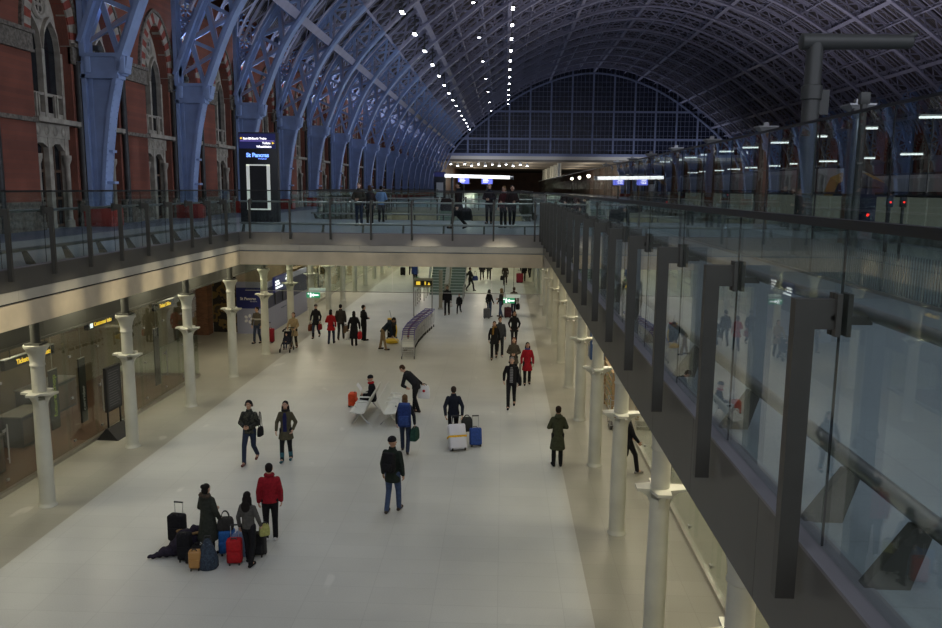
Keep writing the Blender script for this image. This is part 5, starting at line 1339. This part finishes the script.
m.rings([[(rx*math.cos(2*PI*j/16), ry*math.sin(2*PI*j/16), zz) for j in range(16)] for zz, rx, ry in ((0, .17, .13), (.05, .21, .16), (.22, .20, .15), (.42, .14, .11), (.56, .08, .07), (.62, .05, .05))]).build('bag_body', camo_mat('navy_print', [(.02, .03, .05), (.035, .055, .08), (.02, .035, .06), (.09, .12, .15)], 22), t)
MB().tube([(-.10, 0, .5), (-.05, .02, .68), (.05, .02, .68), (.10, 0, .5)], .012, 6).build('handle', K['black'], t)
bag('handbag', 'dark grey handbag perched on the bright blue suitcase', 'bag', -5.68, 15.62, .55, 12, .32, .18, .26, (.035, .033, .03), .16)
bag('carrier_bag', 'pale blue carrier bag with white handles behind the red suitcase', 'bag', -5.38, 15.6, .0, 0, .34, .2, .5, (.18, .24, .38), .14, 'pale')
bag('sports_bag', 'low black sports bag behind the tan vanity case', 'bag', -6.12, 15.25, 0, 0, .50, .26, .32, (.02, .02, .022), .12)
t = thing('clothing_heap', 'dark heap of coats thrown over luggage with tan fur edge', 'clothing', (-6.62, 15.55, 0), 0); t.scale = (.85, .85, .9)
m = MB()
for c, r in (((0, 0, .2), (.30, .24, .22)), ((.12, .12, .42), (.28, .2, .16)), ((-.25, -.12, .13), (.26, .18, .12)), ((-.48, -.22, .07), (.2, .09, .06)), ((.28, .05, .28), (.18, .18, .18)), ((-.62, -.28, .05), (.10, .06, .045)), ((.3, .2, .55), (.14, .12, .10))): m.ell(c, r, M.Rotation(.4, 3, 'Z'), 12)
m = remesh(m, .02, 2, .6); m.xf(lambda p: V((p.x + .012*math.sin(p.y*31+p.z*17), p.y + .012*math.sin(p.x*27+p.z*23), max(0, p.z + .012*math.sin(p.x*37+p.y*21))))); m.build('coats', cloth((.022, .018, .03)), t)
m = MB()
for i in range(12): m.ell((-.12+.05*i, .16-.012*i, .50+.03*math.sin(i*.7)), (.05, .045, .035), None, 8)
remesh(m, .012, 1, .7).build('fur_edge', cloth((.20, .13, .06)), t)
# 6-7: backpackers
P = person('person in dark green coat, black woolly hat and jeans striding with small backpack', -2.52, 18.05, rot=-14, h=1.84, legs='stagger', al='down', ar='down', top=('jacket', (.017, .024, .019)), hem=.72, trous=JEAN, shoes=(.05, .035, .025), hair=('beanie', BLACK), head=-35, skin=1, flip=1)
backpack('small black backpack on the person in dark green coat', P, .32, .16, .44, BLACK)
P = person('person with light brown hair and jeans walking away under a blue rucksack', -2.75, 22.35, rot=3, h=1.74, legs='walk', al='down', ar='carry', top=('jacket', (.02, .022, .03)), trous=JEAND, shoes=(.05, .04, .035), hair=('mid', (.13, .075, .035)), female=True, flip=-1)
backpack('large blue rucksack carried by the person with light brown hair', P, .38, .24, .66, (.02, .04, .15), (.03, .06, .20), 1.20, .27)
held_bag('shoulder_bag', 'green shoulder bag beside the person with the blue rucksack', 'bag', P['r'], 80, .40, .2, .36, (.02, .06, .045), .08)
# 8-9: at the benches
P = person('person in dark suit bending over the white bench holding a white bag', -2.9, 26.75, rot=72, h=1.80, legs='stagger', lean=46, al=((.22, .30, 1.2), (.20, .30, .94)), ar=((.24, .0, 1.13), (.27, -.08, .90)), top=('suit', (.016, .017, .02)), hem=.78, trous=(.014, .014, .016), shoes=(.03, .016, .01), hair=('short', BRH), extra=(('front', (.55, .58, .66)),))
held_bag('carrier_bag', 'white carrier bag with red mark held by the bending person', 'bag', P['r']+V((.08, -.02, .06)), 0, .40, .12, .46, K['paper'], .10, 'dot')
person('person in black with red scarf sitting on the white bench reading a paper', -4.36, 26.6, z=.0, rot=92, h=1.72, legs='sit', lean=8, al='read', ar='read', top=('jacket', BLACK), hem=.9, trous=BLACK, shoes=BLACK, hair=('beanie', BLACK), extra=(('scarf', (.40, .015, .02)),), female=True)
t = thing('newspaper', 'white paper in the hands of the seated reader', 'paper', (-4.76, 26.6, .76), math.radians(92)); t.rotation_euler = (math.radians(-35), 0, math.radians(92))
MB().b2((-.2, -.002, 0), (-.004, .002, .26)).b2((.004, -.002, 0), (.2, .002, .26)).build('pages', K['paper'], t, False)
t = suitcase('orange and black suitcase standing at the feet of the seated reader', -5.2, 27.25, 90, .40, .26, .44, (.62, .07, .02), handle=False)
# 10: man with the two suitcases
P = person('person in navy coat walking away pulling a white and a blue suitcase', -1.42, 23.5, rot=6, h=1.72, legs='walk', al='pull', ar='pull', top=('jacket', (.014, .017, .028)), hem=.80, trous=(.012, .012, .014), shoes=BLACK, hair=('short', (.035, .025, .02)), skin=1)
suitcase('white hard suitcase with yellow strap pulled behind the person in navy coat', -1.22, 22.62, 196, .52, .30, .74, (.62, .62, .66), tilt=26, strap=(.72, .42, .03), rough=.35, hl=.28)
suitcase('blue suitcase beside the white one with yellow strap', -.72, 23.05, 190, .36, .24, .52, (.03, .07, .26), tilt=14, hl=.40)
bag('holdall', 'dark grey soft bag strapped on top between the two pulled suitcases', 'bag', -1.0, 23.25, .42, 8, .34, .22, .42, (.04, .042, .04), .10)
# 11-16: the group walking towards the camera on the other side
STRIPE = stripe_mat('striped_jumper', (.06, .06, .065), (.25, .25, .26), 5.5)
P = person('person in open black jacket over a striped jumper walking towards the camera', .37, 27.5, rot=176, h=1.80, legs='walk', al='down', ar='swingb', top=('jacket', BLACK), trous=BLACK, shoes=BLACK, hair=('short', GREYH), extra=(('front', 0, STRIPE),))
bag('shoulder_bag', 'black shoulder bag at the hip of the person in striped jumper', 'bag', .66, 27.55, .80, 85, .32, .12, .30, BLACK, .5)
person('person in bright red coat with blue scarf and black tights', 1.02, 30.9, rot=182, h=1.68, legs='stagger', al='down', ar='down', top=('coat', (.33, .012, .022)), hem=.60, trous=BLACK, shoes=BLACK, boots=.5, hair=('long', DKH), female=True, extra=(('scarf', (.05, .08, .25)),))
person('person with reddish hair in brown grey coat beside the red coated one', .50, 31.9, rot=176, h=1.68, legs='walk', al='front', ar='front', top=('coat', (.075, .065, .05)), hem=.66, trous=DK, shoes=BLACK, hair=('long', GING), female=True)
person('person with brown hair in short black coat behind the red coated one', .61, 38.7, rot=180, h=1.72, legs='walk', al='pocket', ar='pocket', top=('coat', BLACK), hem=.74, trous=BLACK, shoes=BLACK, hair=('long', BRH), female=True)
person('person in black coat with a mustard scarf walking towards the camera', -.33, 35.6, rot=178, h=1.72, legs='walk', al='down', ar='down', top=('coat', BLACK), hem=.72, trous=BLACK, shoes=BLACK, hair=('mid', BRH), female=True, extra=(('scarf', (.20, .11, .02), .28),))
person('person in grey jacket half hidden behind the mustard scarf', -.08, 36.3, rot=184, h=1.80, legs='walk', top=('jacket', (.05, .055, .065)), trous=DK, shoes=(.35, .35, .35), hair=('short', BRH), flip=-1)
# 17-18
person('person in olive green coat and black boots standing alone with back turned', 1.59, 21.5, rot=5, h=1.72, legs='stand', al='front', ar='front', top=('coat', (.052, .058, .033)), hem=.52, trous=BLACK, shoes=BLACK, boots=.6, hair=('short', (.03, .02, .014)), female=True, extra=(('hood', (.052, .058, .033)),))
person('person in black half hidden behind a cream column under the deck edge', 3.45, 21.1, rot=-80, h=1.74, legs='walk', al='swingf', ar='swingf', top=('jacket', BLACK), trous=BLACK, shoes=(.3, .28, .26), hair=('short', BRH))
# 19-27: near the hoarding and the trolleys
KN = band_mat('brown_knit_with_pale_band', (.075, .062, .045), (.42, .40, .36), 1.17, 1.25)
P = person('person in brown sweater with pale chest stripe and jeans by the hoarding', -11.95, 38.3, rot=160, h=1.80, legs='stagger', al='down', ar='carry', top=('sweater', (.075, .062, .045)), mats={'top': KN}, hem=.88, trous=JEAND, shoes=BLACK, hair=('short', DKH), head=-25)
suitcase('dark red suitcase beside the person in brown sweater', -11.42, 38.55, 170, .42, .26, .66, (.22, .012, .02), hl=.35)
P = person('person in beige coat pushing a child in a stroller', -9.88, 37.25, rot=178, h=1.72, legs='stagger', al='push', ar='push', top=('coat', (.34, .25, .14)), hem=.62, trous=(.03, .025, .02), shoes=(.14, .09, .05), boots=.5, hair=('mid', (.10, .055, .03)), female=True)
t = thing('stroller', 'dark pushchair in front of the person in beige coat', 'stroller', (-10.02, 36.5, 0), PI)
g = MB()
for s in (-1, 1):
    g.tube([(s*.2, -.62, 1.02), (s*.2, -.25, .62), (s*.22, .35, .12)], .016, 6).tube([(s*.2, -.15, .6), (s*.23, -.32, .12)], .016, 6).tube([(s*.2, -.1, .42), (s*.2, .28, .36), (s*.18, .36, .2)], .014, 6)
g.tube([(-.2, -.62, 1.02), (.2, -.62, 1.02)], .02, 8); g.build('frame', K['darkmetal'], t)
MB().rbox((0, .08, .40), (.36, .36, .06), .025).build('seat', cloth((.02, .022, .03)), t)
bk = MB(); bk.rbox((0, -.16, .66), (.36, .06, .52), .025, M.Rotation(.3, 3, 'X')); bk.build('seat_back', cloth((.02, .022, .03)), t)
MB().rings([[(.2*math.cos(a), -.25+.3*q*math.sin(b_)*1.0, .86+.14*math.sin(a)*1.2+.06*q) for a in [PI*i/8 for i in range(9)]] for q, b_ in ((0, 0), (.5, 1), (1, 1.3))], 0, False).build('canopy', cloth((.02, .022, .03)), t)
for s in (-1, 1):
    for yy in (-.33, .37): MB().tube([(s*.23-.018, yy, .09), (s*.23+.018, yy, .09)], .09, 14).build('wheel', K['rubber'], t)
person('child in dark clothes sitting in the pushchair', -10.02, 36.45, z=.14, rot=180, h=.98, legs='sit', al='front', ar='front', top=('jacket', (.03, .03, .05)), hem=.9, trous=JEAND, shoes=(.06, .06, .06), hair=('short', BRH), vox=.008)
P = person('person in black coat and grey cap walking with a brown handbag', -9.45, 40.0, rot=176, h=1.72, legs='walk', al='hipbag', ar='hipbag', top=('coat', BLACK), hem=.70, trous=JEAND, shoes=BLACK, boots=.4, hair=('beanie', (.12, .11, .10)), female=True)
held_bag('handbag', 'large brown handbag of the person in grey cap', 'bag', P['r'], 75, .36, .16, .34, (.16, .045, .025), .16)
held_bag('handbag', 'dark red bag on the other arm of the person in grey cap', 'bag', P['l'], 80, .28, .14, .28, (.22, .02, .025), .14)
person('person in red coat and blue jeans seen from behind near the trolleys', -8.36, 38.5, rot=-4, h=1.70, legs='stagger', al='front', ar='down', top=('coat', (.38, .016, .02)), hem=.70, trous=JEAND, shoes=BLACK, hair=('mid', DKH), female=True)
P = person('person in dark jacket walking just ahead of the red coat', -8.10, 39.6, rot=4, h=1.80, legs='walk', al='down', ar='down', top=('jacket', (.045, .04, .035)), trous=(.03, .028, .03), shoes=(.05, .03, .02), hair=('short', DKH))
held_bag('carrier_bag', 'brown carrier bag with pale foot beside the red coat', 'bag', P['r']+V((0, 0, -.05)), 70, .30, .14, .36, (.16, .10, .06), .12)
P = person('person in long black coat carrying a white and a red bag', -7.15, 38.1, rot=8, h=1.70, legs='stand', al='carry', ar='carry', top=('coat', BLACK), hem=.38, trous=BLACK, shoes=BLACK, hair=('mid', DKH), female=True, bulk=1.1)
held_bag('carrier_bag', 'white carrier bag held by the person in long black coat', 'bag', P['l'], 60, .34, .14, .40, K['paper'], .12)
held_bag('carrier_bag', 'bright red carrier bag held by the person in long black coat', 'bag', P['r'], 80, .32, .14, .36, (.52, .025, .03), .12)
person('person in black jacket turned sideways next to the long black coat', -6.92, 39.5, rot=-50, h=1.80, legs='stand', al='front', ar='front', top=('jacket', BLACK), hem=.7, trous=BLACK, shoes=BLACK, hair=('short', DKH))
P = person('cleaner in navy jacket and khaki trousers bending to mop the floor', -5.62, 37.25, rot=-82, h=1.76, legs='wide', lean=46, al=((.2, .28, 1.2), (.12, .52, .98)), ar=((.2, .26, 1.16), (.08, .46, 1.06)), top=('jacket', (.012, .02, .032)), hem=.86, trous=(.24, .165, .085), shoes=BLACK, hair=('short', DKH), skin=2)
t = thing('mop', 'wide flat mop pushed by the cleaner', 'mop', (-4.52, 37.05, 0), 0)
hl_ = (P['l']+P['r'])/2 - V((-4.52, 37.05, 0))
MB().tube([tuple(hl_ + (hl_.normalized())*.25), (0, 0, .07)], .014, 8).build('pole', K['white'], t); MB().rbox((0, 0, .035), (.14, .5, .07), .02).build('mop_head', cloth((.22, .2, .16)), t)
t = thing('floor_scrubber', 'black and yellow floor cleaning machine behind the cleaner', 'cleaning machine', (-5.45, 39.15, 0), .15)
MB().lathe((0, -.25, 0), [(.30, .03), (.33, .06), (.33, .17), (.27, .21), (.1, .22)], 18).build('brush_deck', K['yellow'], t)
MB().rbox((0, .1, .55), (.46, .44, .62), .06, seg=3).build('lower_tank', cloth((.02, .02, .022), .5), t); MB().rbox((0, .1, .98), (.44, .42, .3), .06, seg=3).build('upper_tank', cloth((.035, .035, .037), .5), t)
MB().rbox((.1, .1, 1.16), (.2, .22, .07), .025).build('red_lid', cloth((.45, .02, .07), .4), t); MB().rbox((-.12, .1, 1.16), (.2, .22, .06), .02).build('yellow_lid', K['yellow'], t)
MB().tube([(.0, .28, .5), (.0, .36, 1.05), (-.1, .34, 1.55)], .016, 8).build('handle', K['steellt'], t); MB().tube([(.18, -.1, .3), (.24, -.2, .6), (.2, -.05, .9)], .03, 8).build('hose', K['yellow'], t)
for s in (-1, 1): MB().tube([(s*.24-.03, .25, .11), (s*.24+.03, .25, .11)], .11, 14).build('wheel', K['rubber'], t)
# 28-40: beyond the footbridge
FV = .014
person('person in black jacket standing in front of the stairs', -3.33, 48.1, rot=178, h=1.80, legs='stagger', al='down', ar='down', top=('jacket', BLACK), trous=BLACK, shoes=BLACK, hair=('short', DKH), skin=1, vox=FV)
P = person('child in black with white trainers beside the stair rail', -2.62, 48.5, rot=165, h=1.25, legs='walk', al='down', ar='down', top=('jacket', BLACK), trous=BLACK, shoes=(.7, .7, .7), hair=('short', DKH), vox=.012)
held_bag('carrier_bag', 'small white bag held low by the child in black', 'bag', P['r']+V((-.35, -.1, .16)), 20, .26, .12, .26, K['paper'], .06)
P = person('person in dark grey walking past the stairs with a blue shoulder bag', -2.42, 59.8, rot=-60, h=1.78, legs='walk', al='swingb', ar='swingf', top=('jacket', (.03, .03, .035)), trous=BLACK, shoes=BLACK, hair=('short', BRH), vox=FV)
bag('shoulder_bag', 'blue shoulder bag of the person walking past the stairs', 'bag', -2.05, 59.75, .8, 30, .4, .2, .34, (.03, .05, .18), .4)
P = person('person in black top and blue jeans with a grey suitcase beyond the footbridge', -.77, 47.6, rot=-40, h=1.66, legs='stand', al='down', ar='hipbag', top=('jacket', BLACK), trous=JEAN, shoes=BLACK, hair=('long', DKH), female=True, vox=FV)
suitcase('small grey suitcase at the feet of the person in blue jeans', -.90, 47.0, 0, .40, .26, .56, (.10, .10, .11))
person('person with light brown hair in dark coat and jeans turned sideways', -.06, 47.6, rot=70, h=1.74, legs='stagger', al='hipbag', ar='front', top=('jacket', (.04, .038, .036)), hem=.76, trous=JEAN, shoes=(.05, .03, .02), hair=('long', BLON), female=True, vox=FV)
suitcase('maroon suitcase between the two people in jeans beyond the footbridge', .34, 47.35, 12, .40, .26, .60, (.07, .02, .025))
P = person('person in brown jacket with black bag seen behind the green exit sign', .70, 48.1, rot=20, h=1.76, legs='stagger', al='down', ar='carry', top=('jacket', (.09, .07, .05)), trous=JEAND, shoes=BLACK, hair=('short', BRH), vox=FV)
held_bag('shoulder_bag', 'black bag carried by the person behind the green exit sign', 'bag', P['r'], 80, .4, .2, .34, BLACK, .1)
person('person in bright blue jacket walking far off beside the globe lamp', -6.9, 63.0, rot=10, h=1.80, legs='walk', top=('jacket', (.03, .07, .26)), trous=BLACK, shoes=BLACK, hair=('short', DKH), vox=FV)
bag('carrier_bag', 'small green bag by the person in bright blue jacket', 'bag', -6.68, 62.7, .3, 0, .3, .15, .4, (.10, .3, .08), .1)
P = person('person in black walking far off before the last shopfront columns', -8.1, 70.5, rot=0, h=1.76, legs='walk', top=('jacket', BLACK), trous=BLACK, shoes=BLACK, hair=('short', DKH), vox=FV)
suitcase('black suitcase far off beside the last shopfront columns', -8.75, 70.0, 0, .44, .28, .66, BLACK)
person('person in dark coat far off beyond the stairs towards the middle', -1.72, 67.2, rot=176, h=1.74, legs='walk', top=('coat', DK), hem=.7, trous=BLACK, shoes=BLACK, hair=('short', BRH), vox=FV)
person('person in grey jacket far off beside the dark coat', -1.15, 67.6, rot=184, h=1.78, legs='walk', top=('jacket', (.06, .06, .06)), trous=BLACK, shoes=BLACK, hair=('short', DKH), vox=FV, flip=-1)
P = person('person in brown and black walking far off in the middle of the concourse', .21, 63.8, rot=178, h=1.74, legs='walk', top=('coat', (.06, .045, .035)), hem=.65, trous=BLACK, shoes=BLACK, hair=('long', BRH), female=True, vox=FV)
held_bag('carrier_bag', 'dark bag carried far off in the middle of the concourse', 'bag', P['r'], 0, .3, .15, .35, DK, .1)
P = person('person in black far off pulling a red suitcase', 1.75, 66.4, rot=0, h=1.78, legs='walk', al='pull', ar='down', top=('coat', BLACK), hem=.7, trous=BLACK, shoes=BLACK, hair=('short', DKH), vox=FV)
suitcase('red suitcase pulled far off under the deck edge', 1.40, 65.4, 180, .56, .32, .74, (.30, .02, .04), tilt=12, hl=.3)
person('person in dark clothes farthest off beside the red suitcase', 2.35, 69.5, rot=10, h=1.76, legs='walk', top=('jacket', DK), trous=BLACK, shoes=BLACK, hair=('short', BRH), vox=FV)
# on the footbridge
P = person('person in brown jacket and jeans on the footbridge looking over', -6.05, 33.75, D, rot=170, h=1.80, legs='stand', al='front', ar='front', top=('jacket', (.05, .045, .035)), trous=JEAND, shoes=BLACK, hair=('short', (.10, .06, .045)), vox=FV)
person('person in dark coat close beside the brown jacket on the footbridge', -5.66, 34.1, D, rot=20, h=1.70, legs='stand', top=('coat', DK), hem=.7, trous=BLACK, shoes=BLACK, hair=('mid', BRH), female=True, vox=FV)
person('person in light blue jacket standing on the footbridge', -5.75, 37.9, D, rot=4, h=1.68, legs='stand', al='front', ar='front', top=('jacket', (.14, .24, .42)), trous=BLACK, shoes=BLACK, hair=('short', DKH), vox=FV)
P = person('person in long black coat walking across the footbridge with a black bag', -1.80, 32.3, D, rot=90, h=1.84, legs='walk', al='carry', ar='carry', top=('coat', BLACK), hem=.48, trous=BLACK, shoes=BLACK, hair=('short', DKH), bulk=1.15, vox=FV)
held_bag('holdall', 'square black bag held by the person in long black coat on the footbridge', 'bag', P['l']+V((.35, 0, .02)), 0, .44, .2, .46, BLACK, .08)
backpack('round black pack on the person crossing the footbridge', {'up': P['up'], 'rot': 90}, .3, .3, .42, BLACK, None, 1.15, .28) if False else bag('shoulder_bag', 'bulky black shoulder bag ahead of the long coat on the footbridge', 'bag', -2.28, 32.2, D+.72, 0, .46, .3, .48, BLACK, .3)
person('person with grey hair in dark jacket standing on the footbridge', -.66, 37.1, D, rot=165, h=1.82, legs='stand', al='front', ar='front', top=('jacket', (.02, .022, .03)), trous=BLACK, shoes=BLACK, hair=('balding', GREYH), vox=FV)
person('person in dark red top with pale scarf at the end of the footbridge', .0, 33.5, D, rot=150, h=1.70, legs='stand', al='front', ar='down', top=('jacket', (.06, .015, .02)), trous=BLACK, shoes=BLACK, hair=('mid', BLON), female=True, extra=(('scarf', (.42, .33, .36)),), vox=FV)
person('person in black jacket with white trainers at the end of the footbridge', .34, 33.3, D, rot=195, h=1.74, legs='stagger', al='front', ar='down', top=('jacket', BLACK), trous=BLACK, shoes=(.5, .5, .5), hair=('mid', DKH), vox=FV)

# ================================================================== benches
def bench(label, x, y, sgn):
    """Four seats in a row along Y; the sitter faces sgn."""
    t = thing('waiting_bench', label, 'bench', (x, y, 0), 0 if sgn > 0 else PI)
    def sheet(y0, y1):
        prof = [(.44, .455), (.40, .47), (.2, .445), (.06, .425), (-.02, .45), (-.08, .56), (-.15, .74), (-.20, .90), (-.215, .905)]
        low = [(a-.012, b-.028) for a, b in prof]
        return MB().prism(prof + low[::-1], 'y', y0, y1)
    for i in range(4):
        sheet(-1.2+.6*i+.002, -1.2+.6*(i+1)-.002).build('seat_shell', K['seat'], t)
    for i in range(5):
        yy = -1.2+.6*i; yy = max(-1.17, min(1.17, yy))
        if 0 < i < 4: MB().tube([(-.05, yy, .62), (.0, yy, .645), (.3, yy, .645), (.33, yy, .63), (.33, yy, .46)], .02, 8).rbox((.14, yy, .66), (.34, .055, .028), .012).build('armrest', K['white'], t)
    for yy in (-.95, .95):
        MB().tube([(.16, yy, .43), (.14, yy, .36), (.38, yy, .03), (.42, yy, .02)], .022, 8).tube([(.14, yy, .36), (-.14, yy, .03), (-.18, yy, .02)], .022, 8).build('leg', K['steellt'], t)
    MB().b2((.06, -1.15, .36), (.12, 1.15, .41)).build('beam', K['steel'], t, False)
bench('white perforated bench on which the reader in red scarf sits', -4.42, 26.05, -1)
bench('empty white perforated bench beside the bending person', -3.72, 26.05, 1)
t = thing('folded_glasses', 'small dark object left lying on the empty white bench', 'object', (-3.42, 25.62, .46))
MB().rbox((0, 0, .02), (.12, .05, .03), .01).rbox((.09, .03, .015), (.06, .09, .02), .008).build('dark_case', K['black'], t)

# ================================================================== luggage trolleys, nested in a row
def trolley_proto():
    t = thing('luggage_trolley', 'luggage trolley', 'trolley', (0, 0, 0), 0, 'nested luggage trolleys'); g = MB()
    for s in (-1, 1):
        g.tube([(s*.28, -.42, .16), (s*.26, .40, .22), (s*.27, .46, .30), (s*.27, .56, .90), (s*.27, .62, .96)], .017, 6)
        g.tube([(s*.28, -.42, .16), (s*.28, -.44, .55), (s*.27, -.40, .86), (s*.27, .5, .90)], .014, 6)
    for z, yy in ((.16, -.42), (.22, .40), (.36, -.43), (.55, -.44), (.72, -.43)): g.tube([(-.28, yy, z), (.28, yy, z)], .012, 6)
    g.build('frame', K['trollW'], t)
    d = MB()
    for i in range(7): d.tube([(-.22+.073*i, -.40, .19), (-.22+.073*i, .38, .24)], .008, 5)
    d.build('deck_wires', K['trollW'], t)
    b = MB().b2((-.26, -.452, .58), (.26, -.435, .72)); b.build('front_plate', K['white'], t, False)
    for s in (-1, 1): MB().tube([(s*.275, -.38, .885), (s*.275, .52, .93), (s*.275, .60, .97)], .02, 8).build('side_grip', K['purple'], t)
    MB().tube([(-.27, .60, .97), (.27, .60, .97)], .024, 8).build('push_handle', K['purple'], t)
    MB().rbox((0, .35, .93), (.10, .34, .05), .018).build('brake_lever', K['trred'], t); MB().rbox((0, .1, .90), (.06, .30, .04), .012).build('child_seat_strap', K['black'], t)
    MB().tube([(-.27, .1, .9), (.27, .1, .9)], .01, 6).tube([(-.27, .4, .92), (.27, .4, .92)], .01, 6).build('cross_wires', K['trollW'], t)
    for s in (-1, 1):
        for yy in (-.36, .36): MB().tube([(s*.28-.018, yy, .075), (s*.28+.018, yy, .075)], .075, 12).build('wheel', K['rubber'], t)
    return t
path = [(-4.22, 35.55), (-4.42, 37.6), (-4.42, 39.2), (-4.30, 41.2), (-4.08, 43.4)]; n = 17; seg = []
for i in range(n):
    q = i/(n-1)*(len(path)-1); j = min(int(q), len(path)-2); f = q-j
    a, b = V((*path[j], 0)), V((*path[j+1], 0)); p = a.lerp(b, f); seg.append((p, math.atan2(-(b-a).x, (b-a).y)))
tp = trolley_proto()
for i, (p, a) in enumerate(seg):
    o = tp if i == 0 else copy_tree(tp); o.location = p; o.rotation_euler = (0, 0, a)
    o['label'] = 'luggage trolley with purple grips, %s' % ('the first of the nested row, nearest the mop' if i == 0 else ('last of the nested row beside the stairs' if i == n-1 else '%s counting back from the mop in the nested row' % ORD[i]))

# ================================================================== light and view
w = bpy.data.worlds.new('world'); bpy.context.scene.world = w; w.use_nodes = True
bg = w.node_tree.nodes['Background']; bg.inputs['Color'].default_value = (.60, .635, .74, 1); bg.inputs['Strength'].default_value = 1.5
sc = bpy.context.scene
sc.view_settings.view_transform = 'Standard'; sc.view_settings.look = 'None'; sc.view_settings.gamma = 1; sc.view_settings.use_curve_mapping = False
sc.view_settings.exposure = 0
sc.cycles.max_bounces = 6; sc.cycles.diffuse_bounces = 3; sc.cycles.glossy_bounces = 3; sc.cycles.transparent_max_bounces = 24; sc.cycles.use_denoising = True
sc.cycles.caustics_reflective = False; sc.cycles.caustics_refractive = False
